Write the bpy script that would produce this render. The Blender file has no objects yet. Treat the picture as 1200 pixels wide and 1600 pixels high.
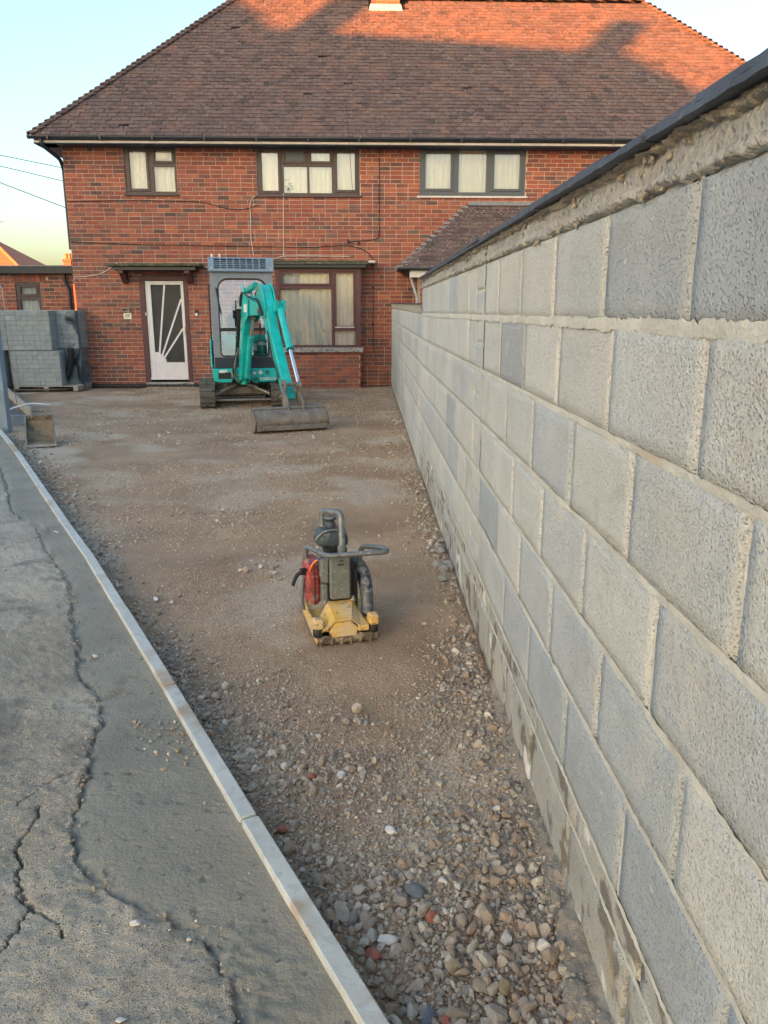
import bpy, bmesh, math, random
import numpy as np
from mathutils import Vector, Matrix, noise as mn
R = math.radians
sc = bpy.context.scene
rnd = random.Random(7)
rng = np.random.default_rng(7)

# ------------------------------------------------------------------ camera, sky, sun, exposure
cam_d = bpy.data.cameras.new('camera')
cam = bpy.data.objects.new('camera', cam_d)
sc.collection.objects.link(cam)
sc.camera = cam
cam.location = (0, 0, 1.45)
cam.rotation_euler = (R(90 - 14.27), 0, R(-1.28))
cam_d.sensor_fit = 'VERTICAL'
cam_d.sensor_height = 24
cam_d.lens = 24 * 1232 / 1600
cam_d.clip_start = 0.02
cam_d.clip_end = 2000

SUN_EL, SUN_AZ = 7.0, 45.0         # degrees; the sun stands low behind the camera (-Y), to the left
world = bpy.data.worlds.new('World')
sc.world = world
world.use_nodes = True
wn = world.node_tree
bg = wn.nodes['Background']
sky = wn.nodes.new('ShaderNodeTexSky')
sky.sky_type = 'NISHITA'
sky.sun_disc = False
sky.sun_elevation = R(SUN_EL)
sky.sun_rotation = R(180 + SUN_AZ)
sky.dust_density = 3.2
sky.ozone_density = 1.5
wn.links.new(sky.outputs[0], bg.inputs[0])
bg.inputs[1].default_value = 0.15
sund = bpy.data.lights.new('sun', 'SUN')
sund.energy = 5.0
sund.angle = R(0.4)
sund.color = (1.0, 0.30, 0.06)
sun = bpy.data.objects.new('sun', sund)
sc.collection.objects.link(sun)
S = Vector((-math.sin(R(SUN_AZ)) * math.cos(R(SUN_EL)), -math.cos(R(SUN_AZ)) * math.cos(R(SUN_EL)), math.sin(R(SUN_EL))))
sun.rotation_euler = S.to_track_quat('Z', 'Y').to_euler()
sc.view_settings.view_transform = 'Standard'
sc.view_settings.look = 'None'
sc.view_settings.gamma = 1
sc.view_settings.use_curve_mapping = False
sc.view_settings.exposure = 2.3
sc.cycles.max_bounces = 6
sc.cycles.transparent_max_bounces = 12
sc.cycles.use_denoising = True

# ------------------------------------------------------------------ helpers
class MB:
    """collects shapes and builds them as one mesh object"""
    def __init__(s):
        s.v = []; s.f = []; s.sm = []; s.t = []
    def add(s, vs, fs, smooth=False, tone=0.0, M=None):
        o = len(s.v)
        if M is not None: vs = [tuple(M @ Vector(v)) for v in vs]
        s.v += [tuple(v) for v in vs]
        s.f += [tuple(i + o for i in f) for f in fs]
        s.sm += [smooth] * len(fs); s.t += [tone] * len(fs)
        return s
    def box(s, a, b, c=0.0, M=None, tone=0.0):
        """box from corner a to corner b with chamfer c"""
        x0, y0, z0 = a; x1, y1, z1 = b
        if x0 > x1: x0, x1 = x1, x0
        if y0 > y1: y0, y1 = y1, y0
        if z0 > z1: z0, z1 = z1, z0
        c = min(c, (x1 - x0) * .45, (y1 - y0) * .45, (z1 - z0) * .45)
        if c <= 0:
            vs = [(x, y, z) for x in (x0, x1) for y in (y0, y1) for z in (z0, z1)]
            fs = [(0, 1, 3, 2), (4, 6, 7, 5), (0, 4, 5, 1), (2, 3, 7, 6), (0, 2, 6, 4), (1, 5, 7, 3)]
            return s.add(vs, fs, False, tone, M)
        vs = []; idx = {}
        X = (x0, x1); Y = (y0, y1); Z = (z0, z1)
        for i in (0, 1):
            for j in (0, 1):
                for k in (0, 1):
                    sx, sy, sz = (c, -c)[i], (c, -c)[j], (c, -c)[k]
                    for ax, p in (('x', (X[i], Y[j] + sy, Z[k] + sz)), ('y', (X[i] + sx, Y[j], Z[k] + sz)), ('z', (X[i] + sx, Y[j] + sy, Z[k]))):
                        idx[(i, j, k, ax)] = len(vs); vs.append(p)
        g = lambda i, j, k, a: idx[(i, j, k, a)]
        fs = []
        for i in (0, 1):
            q = [g(i, 0, 0, 'x'), g(i, 1, 0, 'x'), g(i, 1, 1, 'x'), g(i, 0, 1, 'x')]; fs.append(q if i else q[::-1])
            q = [g(0, i, 0, 'y'), g(0, i, 1, 'y'), g(1, i, 1, 'y'), g(1, i, 0, 'y')]; fs.append(q if i else q[::-1])
            q = [g(0, 0, i, 'z'), g(1, 0, i, 'z'), g(1, 1, i, 'z'), g(0, 1, i, 'z')]; fs.append(q if i else q[::-1])
        for i in (0, 1):
            for j in (0, 1):
                q = [g(i, j, 0, 'x'), g(i, j, 1, 'x'), g(i, j, 1, 'y'), g(i, j, 0, 'y')]; fs.append(q if i == j else q[::-1])
                q = [g(i, 0, j, 'x'), g(i, 0, j, 'z'), g(i, 1, j, 'z'), g(i, 1, j, 'x')]; fs.append(q if i == j else q[::-1])
                q = [g(0, i, j, 'y'), g(1, i, j, 'y'), g(1, i, j, 'z'), g(0, i, j, 'z')]; fs.append(q if i == j else q[::-1])
        for i in (0, 1):
            for j in (0, 1):
                for k in (0, 1):
                    q = [g(i, j, k, 'x'), g(i, j, k, 'y'), g(i, j, k, 'z')]; fs.append(q if (i + j + k) % 2 else q[::-1])
        return s.add(vs, fs, False, tone, M)
    def tube(s, pts, r, n=10, caps=True, smooth=True, M=None, corner=0.0, tone=0.0):
        P = [Vector(p) for p in pts]
        if corner > 0 and len(P) > 2:
            Q = [P[0]]
            for a, b, c in zip(P, P[1:], P[2:]):
                d1 = min(corner, (b - a).length * .45); d2 = min(corner, (c - b).length * .45)
                s1 = b + (a - b).normalized() * d1; s2 = b + (c - b).normalized() * d2
                for t in (0, .25, .5, .75, 1): Q.append(s1 * (1 - t) ** 2 + b * 2 * t * (1 - t) + s2 * t * t)
            Q.append(P[-1]); P = Q
        rr = r if isinstance(r, (list, tuple)) else [r] * len(P)
        vs = []; fs = []
        T0 = (P[1] - P[0]).normalized()
        ref = Vector((0, 0, 1)) if abs(T0.z) < .9 else Vector((1, 0, 0))
        N = T0.cross(ref).normalized()
        for i, p in enumerate(P):
            T = ((P[min(i + 1, len(P) - 1)] - P[max(i - 1, 0)])).normalized()
            N = (N - T * N.dot(T)).normalized(); B = T.cross(N)
            for k in range(n):
                a = 2 * math.pi * k / n
                vs.append(p + (N * math.cos(a) + B * math.sin(a)) * rr[min(i, len(rr) - 1)])
        for i in range(len(P) - 1):
            for k in range(n):
                k2 = (k + 1) % n
                fs.append((i * n + k, i * n + k2, (i + 1) * n + k2, (i + 1) * n + k))
        s.add(vs, fs, smooth, tone, M)
        if caps:
            s.add(vs[:n], [tuple(range(n))[::-1]], False, tone, M); s.add(vs[-n:], [tuple(range(n))], False, tone, M)
        return s
    def prism(s, poly, a, b, axis='x', ch=0.0, M=None, tone=0.0):
        """polygon in the two other axes, extruded along axis from a to b, with a chamfer on both end faces"""
        n = len(poly)
        def P(u, v, w): return {'x': (w, u, v), 'y': (u, w, v), 'z': (u, v, w)}[axis]
        def inset(d):
            if d == 0: return poly
            cx = sum(p[0] for p in poly) / n; cy = sum(p[1] for p in poly) / n; out = []
            A = sum(poly[i][0] * poly[(i + 1) % n][1] - poly[(i + 1) % n][0] * poly[i][1] for i in range(n))
            sg = 1 if A > 0 else -1
            for i in range(n):
                p0 = Vector(poly[i - 1]); p1 = Vector(poly[i]); p2 = Vector(poly[(i + 1) % n])
                e1 = (p1 - p0).normalized(); e2 = (p2 - p1).normalized()
                n1 = Vector((-e1.y, e1.x)) * sg; n2 = Vector((-e2.y, e2.x)) * sg
                m = (n1 + n2)
                if m.length < 1e-6: m = n1
                m.normalize(); k = d / max(.4, m.dot(n1)); out.append(tuple(p1 + m * k))
            return out
        rings = [(inset(ch), a), (poly, a + ch), (poly, b - ch), (inset(ch), b)] if ch > 0 else [(poly, a), (poly, b)]
        vs = [P(u, v, w) for pl, w in rings for u, v in pl]
        A = sum(poly[i][0] * poly[(i + 1) % n][1] - poly[(i + 1) % n][0] * poly[i][1] for i in range(n))
        flip = (A > 0) != (axis == 'y')
        fs = []
        for k in range(len(rings) - 1):
            for i in range(n):
                j = (i + 1) % n; q = (k * n + i, k * n + j, (k + 1) * n + j, (k + 1) * n + i); fs.append(q if flip else q[::-1])
        q = tuple(range(n)); fs.append(q[::-1] if flip else q)
        q = tuple((len(rings) - 1) * n + i for i in range(n)); fs.append(q if flip else q[::-1])
        return s.add(vs, fs, False, tone, M)
    def lathe(s, prof, c, axis='z', n=20, smooth=True, M=None, tone=0.0):
        vs = []; fs = []
        for r, h in prof:
            for k in range(n):
                a = 2 * math.pi * k / n; u, v = r * math.cos(a), r * math.sin(a)
                p = {'z': (u, v, h), 'x': (h, u, v), 'y': (v, h, u)}[axis]
                vs.append((p[0] + c[0], p[1] + c[1], p[2] + c[2]))
        for i in range(len(prof) - 1):
            for k in range(n):
                k2 = (k + 1) % n; fs.append((i * n + k, i * n + k2, (i + 1) * n + k2, (i + 1) * n + k))
        s.add(vs, fs, smooth, tone, M)
        s.add(vs[:n], [tuple(range(n))[::-1]], False, tone, M); s.add(vs[-n:], [tuple(range(n))], False, tone, M)
        return s
    def grid(s, fn, nu, nv, smooth=True, tone=0.0, flip=False):
        vs = [fn(i / (nu - 1), j / (nv - 1)) for j in range(nv) for i in range(nu)]
        fs = []
        for j in range(nv - 1):
            for i in range(nu - 1):
                q = (j * nu + i, j * nu + i + 1, (j + 1) * nu + i + 1, (j + 1) * nu + i); fs.append(q[::-1] if flip else q)
        return s.add(vs, fs, smooth, tone)
    def mesh(s, name):
        me = bpy.data.meshes.new(name)
        me.from_pydata(s.v, [], s.f)
        me.polygons.foreach_set('use_smooth', s.sm)
        if any(s.t):
            at = me.attributes.new('tone', 'FLOAT', 'FACE'); at.data.foreach_set('value', s.t)
        me.update()
        return me
    def build(s, name, mat, parent=None, kind=None):
        return link(name, s.mesh(name), mat, parent, kind)

def link(name, me, mat=None, parent=None, kind=None):
    if mat is not None:
        me.materials.clear(); me.materials.append(mat)
    o = bpy.data.objects.new(name, me)
    sc.collection.objects.link(o)
    if parent is not None: o.parent = parent
    if kind: o['kind'] = kind
    return o
def tag(o, label=None, cat=None, group=None, kind=None):
    if label: o['label'] = label
    if cat: o['category'] = cat
    if group: o['group'] = group
    if kind: o['kind'] = kind
    return o
def empty(name, loc=(0, 0, 0), rz=0.0, label=None, cat=None, group=None, kind=None):
    o = bpy.data.objects.new(name, None)
    o.empty_display_size = .2
    sc.collection.objects.link(o)
    o.location = loc; o.rotation_euler = (0, 0, rz)
    return tag(o, label, cat, group, kind)
def ease(o, levels=1):
    m = o.modifiers.new('sub', 'SUBSURF'); m.levels = levels; m.render_levels = levels
    return o
def fbm(x, y, z=0.0, o=4):
    return mn.fractal(Vector((x, y, z)), 1.0, 2.0, o)
def npnoise(X, Y, scale, seed=0, octv=4, gain=.5):
    """vectorised value noise"""
    out = np.zeros_like(X, dtype=float); amp = 1.0; tot = 0
    for o in range(octv):
        g = np.random.default_rng(seed * 31 + o)
        T = g.random((256, 256)) * 2 - 1
        x = X * scale * 2 ** o + 37.1 * o + 1000; y = Y * scale * 2 ** o + 11.7 * o + 1000
        xi = np.floor(x).astype(int); yi = np.floor(y).astype(int); fx = x - xi; fy = y - yi
        fx = fx * fx * (3 - 2 * fx); fy = fy * fy * (3 - 2 * fy)
        a = T[xi % 256, yi % 256]; b = T[(xi + 1) % 256, yi % 256]; c = T[xi % 256, (yi + 1) % 256]; d = T[(xi + 1) % 256, (yi + 1) % 256]
        out += amp * ((a * (1 - fx) + b * fx) * (1 - fy) + (c * (1 - fx) + d * fx) * fy); tot += amp; amp *= gain
    return out / tot

def text_mesh(name, body, size, extr, m, parent, loc, rot=(math.pi / 2, 0, 0), off=0.0):
    cu = bpy.data.curves.new('t', 'FONT'); cu.body = body; cu.size = size; cu.extrude = extr; cu.align_x = 'CENTER'; cu.align_y = 'CENTER'; cu.offset = off
    t_ = bpy.data.objects.new('t', cu); sc.collection.objects.link(t_)
    bpy.context.view_layer.update()
    me = bpy.data.meshes.new_from_object(t_.evaluated_get(bpy.context.evaluated_depsgraph_get()))
    bpy.data.objects.remove(t_)
    o = link(name, me, m, parent); o.location = loc; o.rotation_euler = rot
    return o

# ------------------------------------------------------------------ materials
def mat(name, col, rough=.75, metal=0.0, var=.15, vs=6.0, bump=.15, bs=60.0, bd=.01, ramp=None, spots=None, spots2=None, coat=0.0, spec=.5, pits=None, stretch=None, grime=None):
    """procedural material in world coordinates.
    ramp: colours picked by the per-piece tone; spots: (colour, scale, threshold, softness, strength)"""
    m = bpy.data.materials.new(name); m.use_nodes = True
    nt = m.node_tree; N = nt.nodes; L = nt.links
    b = N['Principled BSDF']
    geo = N.new('ShaderNodeNewGeometry'); pos = geo.outputs['Position']
    if stretch:
        mp = N.new('ShaderNodeMapping'); mp.inputs['Scale'].default_value = stretch
        L.new(pos, mp.inputs[0]); pos = mp.outputs[0]
    if ramp:
        at = N.new('ShaderNodeAttribute'); at.attribute_name = 'tone'
        oi = N.new('ShaderNodeObjectInfo')
        ad = N.new('ShaderNodeMath'); ad.operation = 'ADD'; L.new(at.outputs['Fac'], ad.inputs[0]); L.new(oi.outputs['Random'], ad.inputs[1])
        fr = N.new('ShaderNodeMath'); fr.operation = 'FRACT'; L.new(ad.outputs[0], fr.inputs[0])
        cr = N.new('ShaderNodeValToRGB'); cr.color_ramp.interpolation = 'LINEAR'
        el = cr.color_ramp.elements
        el[0].position = 0; el[0].color = (*ramp[0], 1); el[1].position = 1; el[1].color = (*ramp[-1], 1)
        for i, c in enumerate(ramp[1:-1]):
            e = el.new((i + 1) / (len(ramp) - 1)); e.color = (*c, 1)
        L.new(fr.outputs[0], cr.inputs[0]); c0 = cr.outputs[0]
    else:
        rgb = N.new('ShaderNodeRGB'); rgb.outputs[0].default_value = (*col, 1); c0 = rgb.outputs[0]
    def nz(scale, det=5, rough_=.6):
        n = N.new('ShaderNodeTexNoise'); n.inputs['Scale'].default_value = scale; n.inputs['Detail'].default_value = det
        n.inputs['Roughness'].default_value = rough_; L.new(pos, n.inputs['Vector']); return n.outputs['Fac']
    if var > 0:
        mr = N.new('ShaderNodeMapRange'); mr.inputs['From Min'].default_value = .3; mr.inputs['From Max'].default_value = .7
        mr.inputs['To Min'].default_value = 1 - var; mr.inputs['To Max'].default_value = 1 + var
        L.new(nz(vs), mr.inputs['Value'])
        hs = N.new('ShaderNodeHueSaturation'); L.new(c0, hs.inputs['Color']); L.new(mr.outputs[0], hs.inputs['Value']); c0 = hs.outputs[0]
    for i, sp in enumerate((spots or []) + (spots2 or [])):
        sc_col, s_, th, soft, strg = sp
        mr = N.new('ShaderNodeMapRange'); mr.inputs['From Min'].default_value = th; mr.inputs['From Max'].default_value = th + soft
        mr.inputs['To Max'].default_value = strg
        ofs = N.new('ShaderNodeVectorMath'); ofs.operation = 'ADD'; ofs.inputs[1].default_value = (3.1 * i, 7.7 * i, 1.3 * i); L.new(pos, ofs.inputs[0])
        n = N.new('ShaderNodeTexNoise'); n.inputs['Scale'].default_value = s_; n.inputs['Detail'].default_value = 4; L.new(ofs.outputs[0], n.inputs['Vector'])
        L.new(n.outputs['Fac'], mr.inputs['Value'])
        mx = N.new('ShaderNodeMix'); mx.data_type = 'RGBA'
        L.new(mr.outputs[0], mx.inputs['Factor']); L.new(c0, mx.inputs['A']); mx.inputs['B'].default_value = (*sc_col, 1); c0 = mx.outputs['Result']
    h = None
    if bump > 0:
        h = nz(bs, 6, .65)
    if pits:   # (scale, depth, colour factor)
        vo = N.new('ShaderNodeTexVoronoi'); vo.inputs['Scale'].default_value = pits[0]; L.new(pos, vo.inputs['Vector'])
        mr = N.new('ShaderNodeMapRange'); mr.inputs['From Min'].default_value = .05; mr.inputs['From Max'].default_value = .45
        L.new(vo.outputs['Distance'], mr.inputs['Value'])
        n2 = nz(pits[0] * .6, 3)
        mu = N.new('ShaderNodeMath'); mu.operation = 'MULTIPLY'; L.new(n2, mu.inputs[0]); mu.inputs[1].default_value = 1.0
        a2 = N.new('ShaderNodeMath'); a2.operation = 'ADD'; L.new(mr.outputs[0], a2.inputs[0]); L.new(mu.outputs[0], a2.inputs[1])
        if h is not None:
            a3 = N.new('ShaderNodeMath'); a3.operation = 'MULTIPLY_ADD'; L.new(a2.outputs[0], a3.inputs[0]); a3.inputs[1].default_value = pits[1]; L.new(h, a3.inputs[2]); h = a3.outputs[0]
        else: h = a2.outputs[0]
        m3 = N.new('ShaderNodeMapRange'); m3.inputs['From Min'].default_value = .45; m3.inputs['From Max'].default_value = 1.15
        m3.inputs['To Min'].default_value = pits[2]; m3.inputs['To Max'].default_value = 1.06; L.new(a2.outputs[0], m3.inputs['Value'])
        hs = N.new('ShaderNodeHueSaturation'); L.new(c0, hs.inputs['Color']); L.new(m3.outputs[0], hs.inputs['Value']); c0 = hs.outputs[0]
    if h is not None:
        bp = N.new('ShaderNodeBump'); bp.inputs['Strength'].default_value = min(1, bump); bp.inputs['Distance'].default_value = bd
        L.new(h, bp.inputs['Height']); L.new(bp.outputs[0], b.inputs['Normal'])
    L.new(c0, b.inputs['Base Color'])
    b.inputs['Roughness'].default_value = rough; b.inputs['Metallic'].default_value = metal
    b.inputs['Coat Weight'].default_value = coat; b.inputs['Specular IOR Level'].default_value = spec
    return m

BRICKS = [(.10, .062, .056), (.25, .078, .052), (.31, .088, .052), (.15, .072, .058), (.37, .115, .062), (.27, .078, .052), (.42, .135, .072), (.19, .075, .058), (.34, .10, .06), (.14, .095, .078), (.38, .122, .066)]
M = {}
M['brick'] = mat('brick', (.3, .1, .06), .88, ramp=BRICKS, var=.22, vs=22, bump=.5, bs=120, bd=.004,
                 spots=[((.40, .11, .06), 2.2, .56, .12, .55), ((.06, .04, .04), 3.1, .60, .1, .5), ((.5, .42, .38), 60, .66, .06, .35)])
M['mortar'] = mat('lime mortar', (.50, .385, .295), .95, var=.25, vs=5, bump=.5, bs=90, bd=.004)
M['tile'] = mat('roof tile', (.2, .1, .08), .85, ramp=[(.10, .068, .062), (.135, .088, .076), (.112, .076, .068), (.165, .104, .085), (.122, .088, .078), (.155, .108, .094), (.065, .05, .047)], var=.3, vs=14,
                bump=.5, bs=70, bd=.005, spots=[((.42, .40, .36), 26, .66, .05, .75), ((.22, .12, .09), 2.2, .55, .15, .5), ((.035, .03, .03), 11, .62, .06, .7)])
M['tile_orange'] = mat('clay tile', (.5, .16, .07), .85, ramp=[(.42, .13, .06), (.5, .16, .07), (.36, .12, .06), (.55, .19, .08)], var=.2, vs=10, bump=.4, bs=60, bd=.005)
M['underlay'] = mat('roof underlay', (.02, .018, .018), .9, var=.1)
M['block'] = mat('concrete block', (.4, .4, .38), .93, ramp=[(.48, .495, .47), (.53, .55, .53), (.47, .50, .49), (.40, .45, .48), (.52, .545, .525), (.44, .465, .465), (.51, .53, .51), (.36, .41, .44), (.49, .52, .505)],
                 var=.10, vs=3.5, bump=.75, bs=230, bd=.006, pits=(150, 1.1, .72), spots=[((.60, .59, .54), 6, .58, .1, .4), ((.34, .32, .27), 9, .64, .06, .3), ((.22, .22, .21), 210, .60, .04, .65), ((.80, .79, .75), 260, .63, .04, .7), ((.60, .57, .50), 1.1, .55, .1, .35)])
M['block_blue'] = mat('blue grey concrete block', (.4, .4, .4), .93, ramp=[(.36, .405, .43), (.40, .44, .46), (.34, .385, .415), (.42, .455, .47)],
                 var=.12, vs=3.5, bump=.8, bs=230, bd=.006, pits=(150, 1.0, .72), spots=[((.56, .58, .58), 4, .60, .08, .4), ((.75, .76, .76), 30, .68, .04, .5), ((.22, .23, .24), 210, .62, .04, .5)])
M['block_dirty'] = mat('mud stained concrete block', (.4, .4, .38), .93, ramp=[(.42, .42, .38), (.36, .37, .35), (.46, .45, .40)],
                 var=.15, vs=5, bump=.8, bs=200, bd=.006, pits=(150, 1.0, .7), spots=[((.13, .115, .09), 9, .55, .06, .8), ((.42, .36, .25), 6, .58, .08, .7), ((.78, .78, .76), 5, .63, .04, .8)])
M['block_mortar'] = mat('wall mortar', (.52, .53, .49), .95, var=.15, vs=9, bump=.8, bs=130, bd=.006, spots=[((.44, .38, .28), 4, .60, .06, .6), ((.46, .455, .42), 11, .52, .1, .6), ((.25, .24, .22), 190, .63, .04, .5)])
M['band'] = mat('grey render', (.36, .37, .36), .95, var=.2, vs=5, bump=.9, bs=75, bd=.012, spots=[((.36, .33, .27), 8, .60, .1, .55)], pits=(60, .7, .8))
M['lump'] = mat('squeezed mortar', (.43, .405, .345), .95, var=.25, vs=12, bump=1.0, bs=170, bd=.012, spots=[((.25, .25, .25), 12, .55, .1, .6)])
M['slate'] = mat('slate', (.045, .055, .075), .6, var=.3, vs=9, bump=.5, bs=50, bd=.005, spots=[((.15, .17, .19), 14, .6, .1, .5)])
M['footing'] = mat('footing concrete', (.30, .265, .215), .95, var=.3, vs=8, bump=1, bs=60, bd=.015, spots=[((.42, .38, .31), 9, .62, .06, .7), ((.06, .055, .05), 13, .6, .06, .7)])
M['kerb'] = mat('edging concrete', (.48, .495, .465), .85, var=.12, vs=6, bump=.4, bs=150, bd=.003, pits=(180, .4, .86), spots=[((.36, .27, .18), 2.3, .55, .05, .8), ((.36, .36, .34), 24, .56, .08, .5), ((.40, .34, .26), 5, .56, .1, .5)])
M['frame_wood'] = mat('maroon painted wood', (.095, .035, .035), .55, var=.25, vs=20, bump=.2, bs=60, bd=.003, spots=[((.22, .16, .14), 30, .66, .05, .6)])
M['frame_brown'] = mat('brown painted wood', (.085, .058, .052), .55, var=.2, vs=20, bump=.15, bs=60, spots=[((.25, .21, .18), 30, .64, .05, .6)])
M['frame_grey'] = mat('anthracite plastic', (.085, .092, .10), .4, var=.05, bump=0)
M['white_paint'] = mat('white paint', (.74, .70, .68), .5, var=.06, vs=9, bump=.1, bs=80, spots=[((.45, .40, .36), 14, .68, .05, .4)])
M['sill'] = mat('stone sill', (.36, .34, .31), .9, var=.3, vs=12, bump=.6, bs=60, spots=[((.08, .07, .06), 22, .55, .08, .8)])
M['curtain'] = mat('net curtain', (.80, .79, .75), .9, var=.12, vs=30, bump=.2, bs=90, stretch=(1, 1, .25), spots=[((.62, .62, .60), 55, .58, .08, .35)])
M['curtain_cream_glow'] = mat('cream curtain with sky glow', (.82, .74, .56), .9, var=.08, vs=20, bump=.2, bs=60, stretch=(1, 1, .2))  # cream tone stands in for sunset sky reflected in the upstairs panes
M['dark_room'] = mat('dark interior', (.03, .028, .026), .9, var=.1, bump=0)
M['gutter'] = mat('black gutter plastic', (.018, .026, .034), .35, var=.15, bump=.05)
M['fascia_dark'] = mat('blue black soffit', (.022, .042, .062), .6, var=.2, bump=.1)
M['fascia_white'] = mat('cream fascia', (.66, .60, .54), .6, var=.1, bump=.1)
M['lead'] = mat('lead flashing', (.22, .23, .24), .6, var=.25, vs=12, bump=.4, bs=30)
M['canopy_stone'] = mat('mossy canopy slab', (.10, .095, .065), .95, var=.4, vs=16, bump=.9, bs=50, bd=.012, spots=[((.045, .06, .03), 18, .5, .1, .7), ((.3, .28, .22), 30, .62, .05, .6)])
M['tarmac'] = mat('tarmac', (.44, .39, .31), .93, var=.22, vs=3.2, bump=.9, bs=300, bd=.006, pits=(190, .8, .55),
                  spots=[((.54, .46, .34), 1.9, .50, .16, .65), ((.27, .225, .165), .8, .54, .08, .5), ((.66, .60, .49), 130, .61, .04, .75), ((.66, .62, .54), 55, .67, .03, .8), ((.13, .12, .105), 4, .56, .1, .55), ((.09, .08, .065), 110, .60, .05, .65)])
M['haunch'] = mat('wet haunching mortar', (.275, .25, .195), .68, var=.14, vs=4, bump=.75, bs=85, bd=.012,
                  spots=[((.205, .195, .155), 2.6, .5, .16, .7), ((.31, .295, .235), 3.3, .56, .12, .5), ((.17, .12, .07), 5.1, .66, .06, .6), ((.09, .085, .075), 26, .655, .05, .8)])
M['soil'] = mat('compacted hardcore', (.41, .285, .185), .95, var=.22, vs=1.6, bump=1.0, bs=75, bd=.014, pits=(95, .6, .80),
                spots=[((.29, .185, .11), .9, .50, .16, .75), ((.54, .46, .36), 1.25, .52, .12, .75), ((.52, .48, .43), 130, .65, .04, .7), ((.45, .41, .36), 40, .65, .05, .5)])
M['ground_far'] = mat('far ground', (.28, .26, .22), .95, var=.3, vs=.6, bump=.3, bs=10)
M['stone'] = mat('gravel stone', (.3, .28, .25), .85, ramp=[(.23, .195, .155), (.34, .29, .225), (.43, .375, .30), (.28, .225, .17), (.47, .425, .345), (.22, .21, .195), (.36, .28, .20), (.31, .24, .175), (.41, .365, .295), (.58, .53, .45), (.30, .26, .21), (.32, .235, .18), (.26, .215, .16)],
                 var=.2, vs=60, bump=.5, bs=140, bd=.004, spots=[((.30, .22, .16), 9, .5, .12, .5)])
M['chip'] = mat('small chippings', (.3, .27, .23), .9, ramp=[(.34, .235, .15), (.44, .33, .22), (.54, .44, .32), (.38, .27, .175), (.66, .57, .44), (.29, .195, .125), (.47, .355, .24)], var=.15, vs=40, bump=.3, bs=120, bd=.003)
M['chalk'] = mat('pale stone', (.62, .59, .54), .9, var=.15, vs=40, bump=.4, bs=90)
M['red_stone'] = mat('brick fragment', (.33, .11, .07), .9, var=.2, vs=40, bump=.4, bs=90)
M['blue_stone'] = mat('blue grey stone', (.13, .15, .17), .8, var=.2, vs=40, bump=.4, bs=90)
M['ochre_stone'] = mat('ochre stone', (.30, .23, .12), .85, var=.2, vs=40, bump=.4, bs=90)
M['teal'] = mat('turquoise paint', (.005, .46, .42), .35, var=.2, vs=9, bump=.08, bs=40, coat=.3, spots=[((.16, .30, .26), 16, .62, .08, .45), ((.10, .09, .07), 34, .69, .04, .6)])
M['cab_grey'] = mat('slate grey cab paint', (.20, .22, .245), .45, var=.12, vs=9, bump=.05, spots=[((.25, .25, .25), 18, .63, .08, .4)])
M['cab_blue'] = mat('blue grey roof guard', (.18, .255, .32), .5, var=.15, vs=9, bump=.05, spots=[((.26, .28, .30), 20, .6, .1, .5)])
M['panel_dark'] = mat('dark navy panel', (.018, .028, .045), .5, var=.2, vs=9, bump=.05)
M['black'] = mat('black rubber', (.018, .018, .018), .6, var=.2, bump=.1)
M['track'] = mat('dusty rubber track', (.115, .105, .09), .9, var=.3, vs=14, bump=.5, bs=60, spots=[((.04, .04, .038), 12, .55, .1, .7)])
M['steel_dirty'] = mat('muddy steel', (.21, .19, .16), .7, metal=.2, var=.3, vs=9, bump=.4, bs=50, spots=[((.22, .17, .12), 6, .55, .1, .6), ((.06, .055, .05), 11, .6, .08, .6)])
M['steel_worn'] = mat('worn steel', (.25, .235, .21), .45, metal=.5, var=.25, vs=12, bump=.3, bs=50, spots=[((.16, .12, .085), 9, .55, .1, .7)])
M['rust'] = mat('worn rusty steel', (.27, .21, .135), .7, metal=.2, var=.3, vs=12, bump=.3, bs=50, spots=[((.14, .10, .06), 9, .5, .1, .7)])
M['chrome'] = mat('chrome rod', (.75, .75, .74), .18, metal=1, var=.05, bump=0)
M['sticker'] = mat('white sticker', (.72, .74, .72), .5, var=.1, vs=60, bump=0)
M['sticker_green'] = mat('dark green sticker', (.0, .16, .14), .5, var=.1, bump=0)
M['yellow'] = mat('dusty yellow paint', (.66, .42, .10), .7, var=.18, vs=16, bump=.5, bs=70, bd=.006, spots=[((.58, .47, .31), 9, .43, .14, .8), ((.11, .09, .07), 48, .64, .05, .7), ((.20, .15, .10), 22, .60, .08, .7), ((.62, .37, .02), 13, .64, .06, .8)])
M['mud_steel'] = mat('mud caked steel', (.20, .155, .105), .95, var=.3, vs=20, bump=1, bs=80, bd=.01, spots=[((.50, .42, .29), 22, .50, .1, .8), ((.09, .07, .05), 16, .6, .08, .6)])
M['red_engine'] = mat('dusty red engine cover', (.34, .045, .045), .6, var=.25, vs=30, bump=.4, bs=60, spots=[((.36, .26, .22), 26, .48, .12, .7), ((.12, .03, .03), 14, .58, .08, .6)])
M['grey_cover'] = mat('dusty grey cover', (.15, .165, .155), .7, var=.2, vs=25, bump=.3, bs=60, spots=[((.30, .29, .26), 60, .60, .05, .8), ((.2, .19, .17), 10, .55, .12, .5)])
M['tank'] = mat('navy fuel tank', (.05, .07, .085), .5, var=.25, vs=25, bump=.2, spots=[((.22, .22, .21), 40, .58, .08, .7)])
M['hose_blue'] = mat('dark blue guard', (.025, .045, .085), .5, var=.25, vs=25, bump=.3, spots=[((.26, .27, .25), 45, .50, .08, .75), ((.15, .16, .16), 9, .5, .12, .6)])
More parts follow.
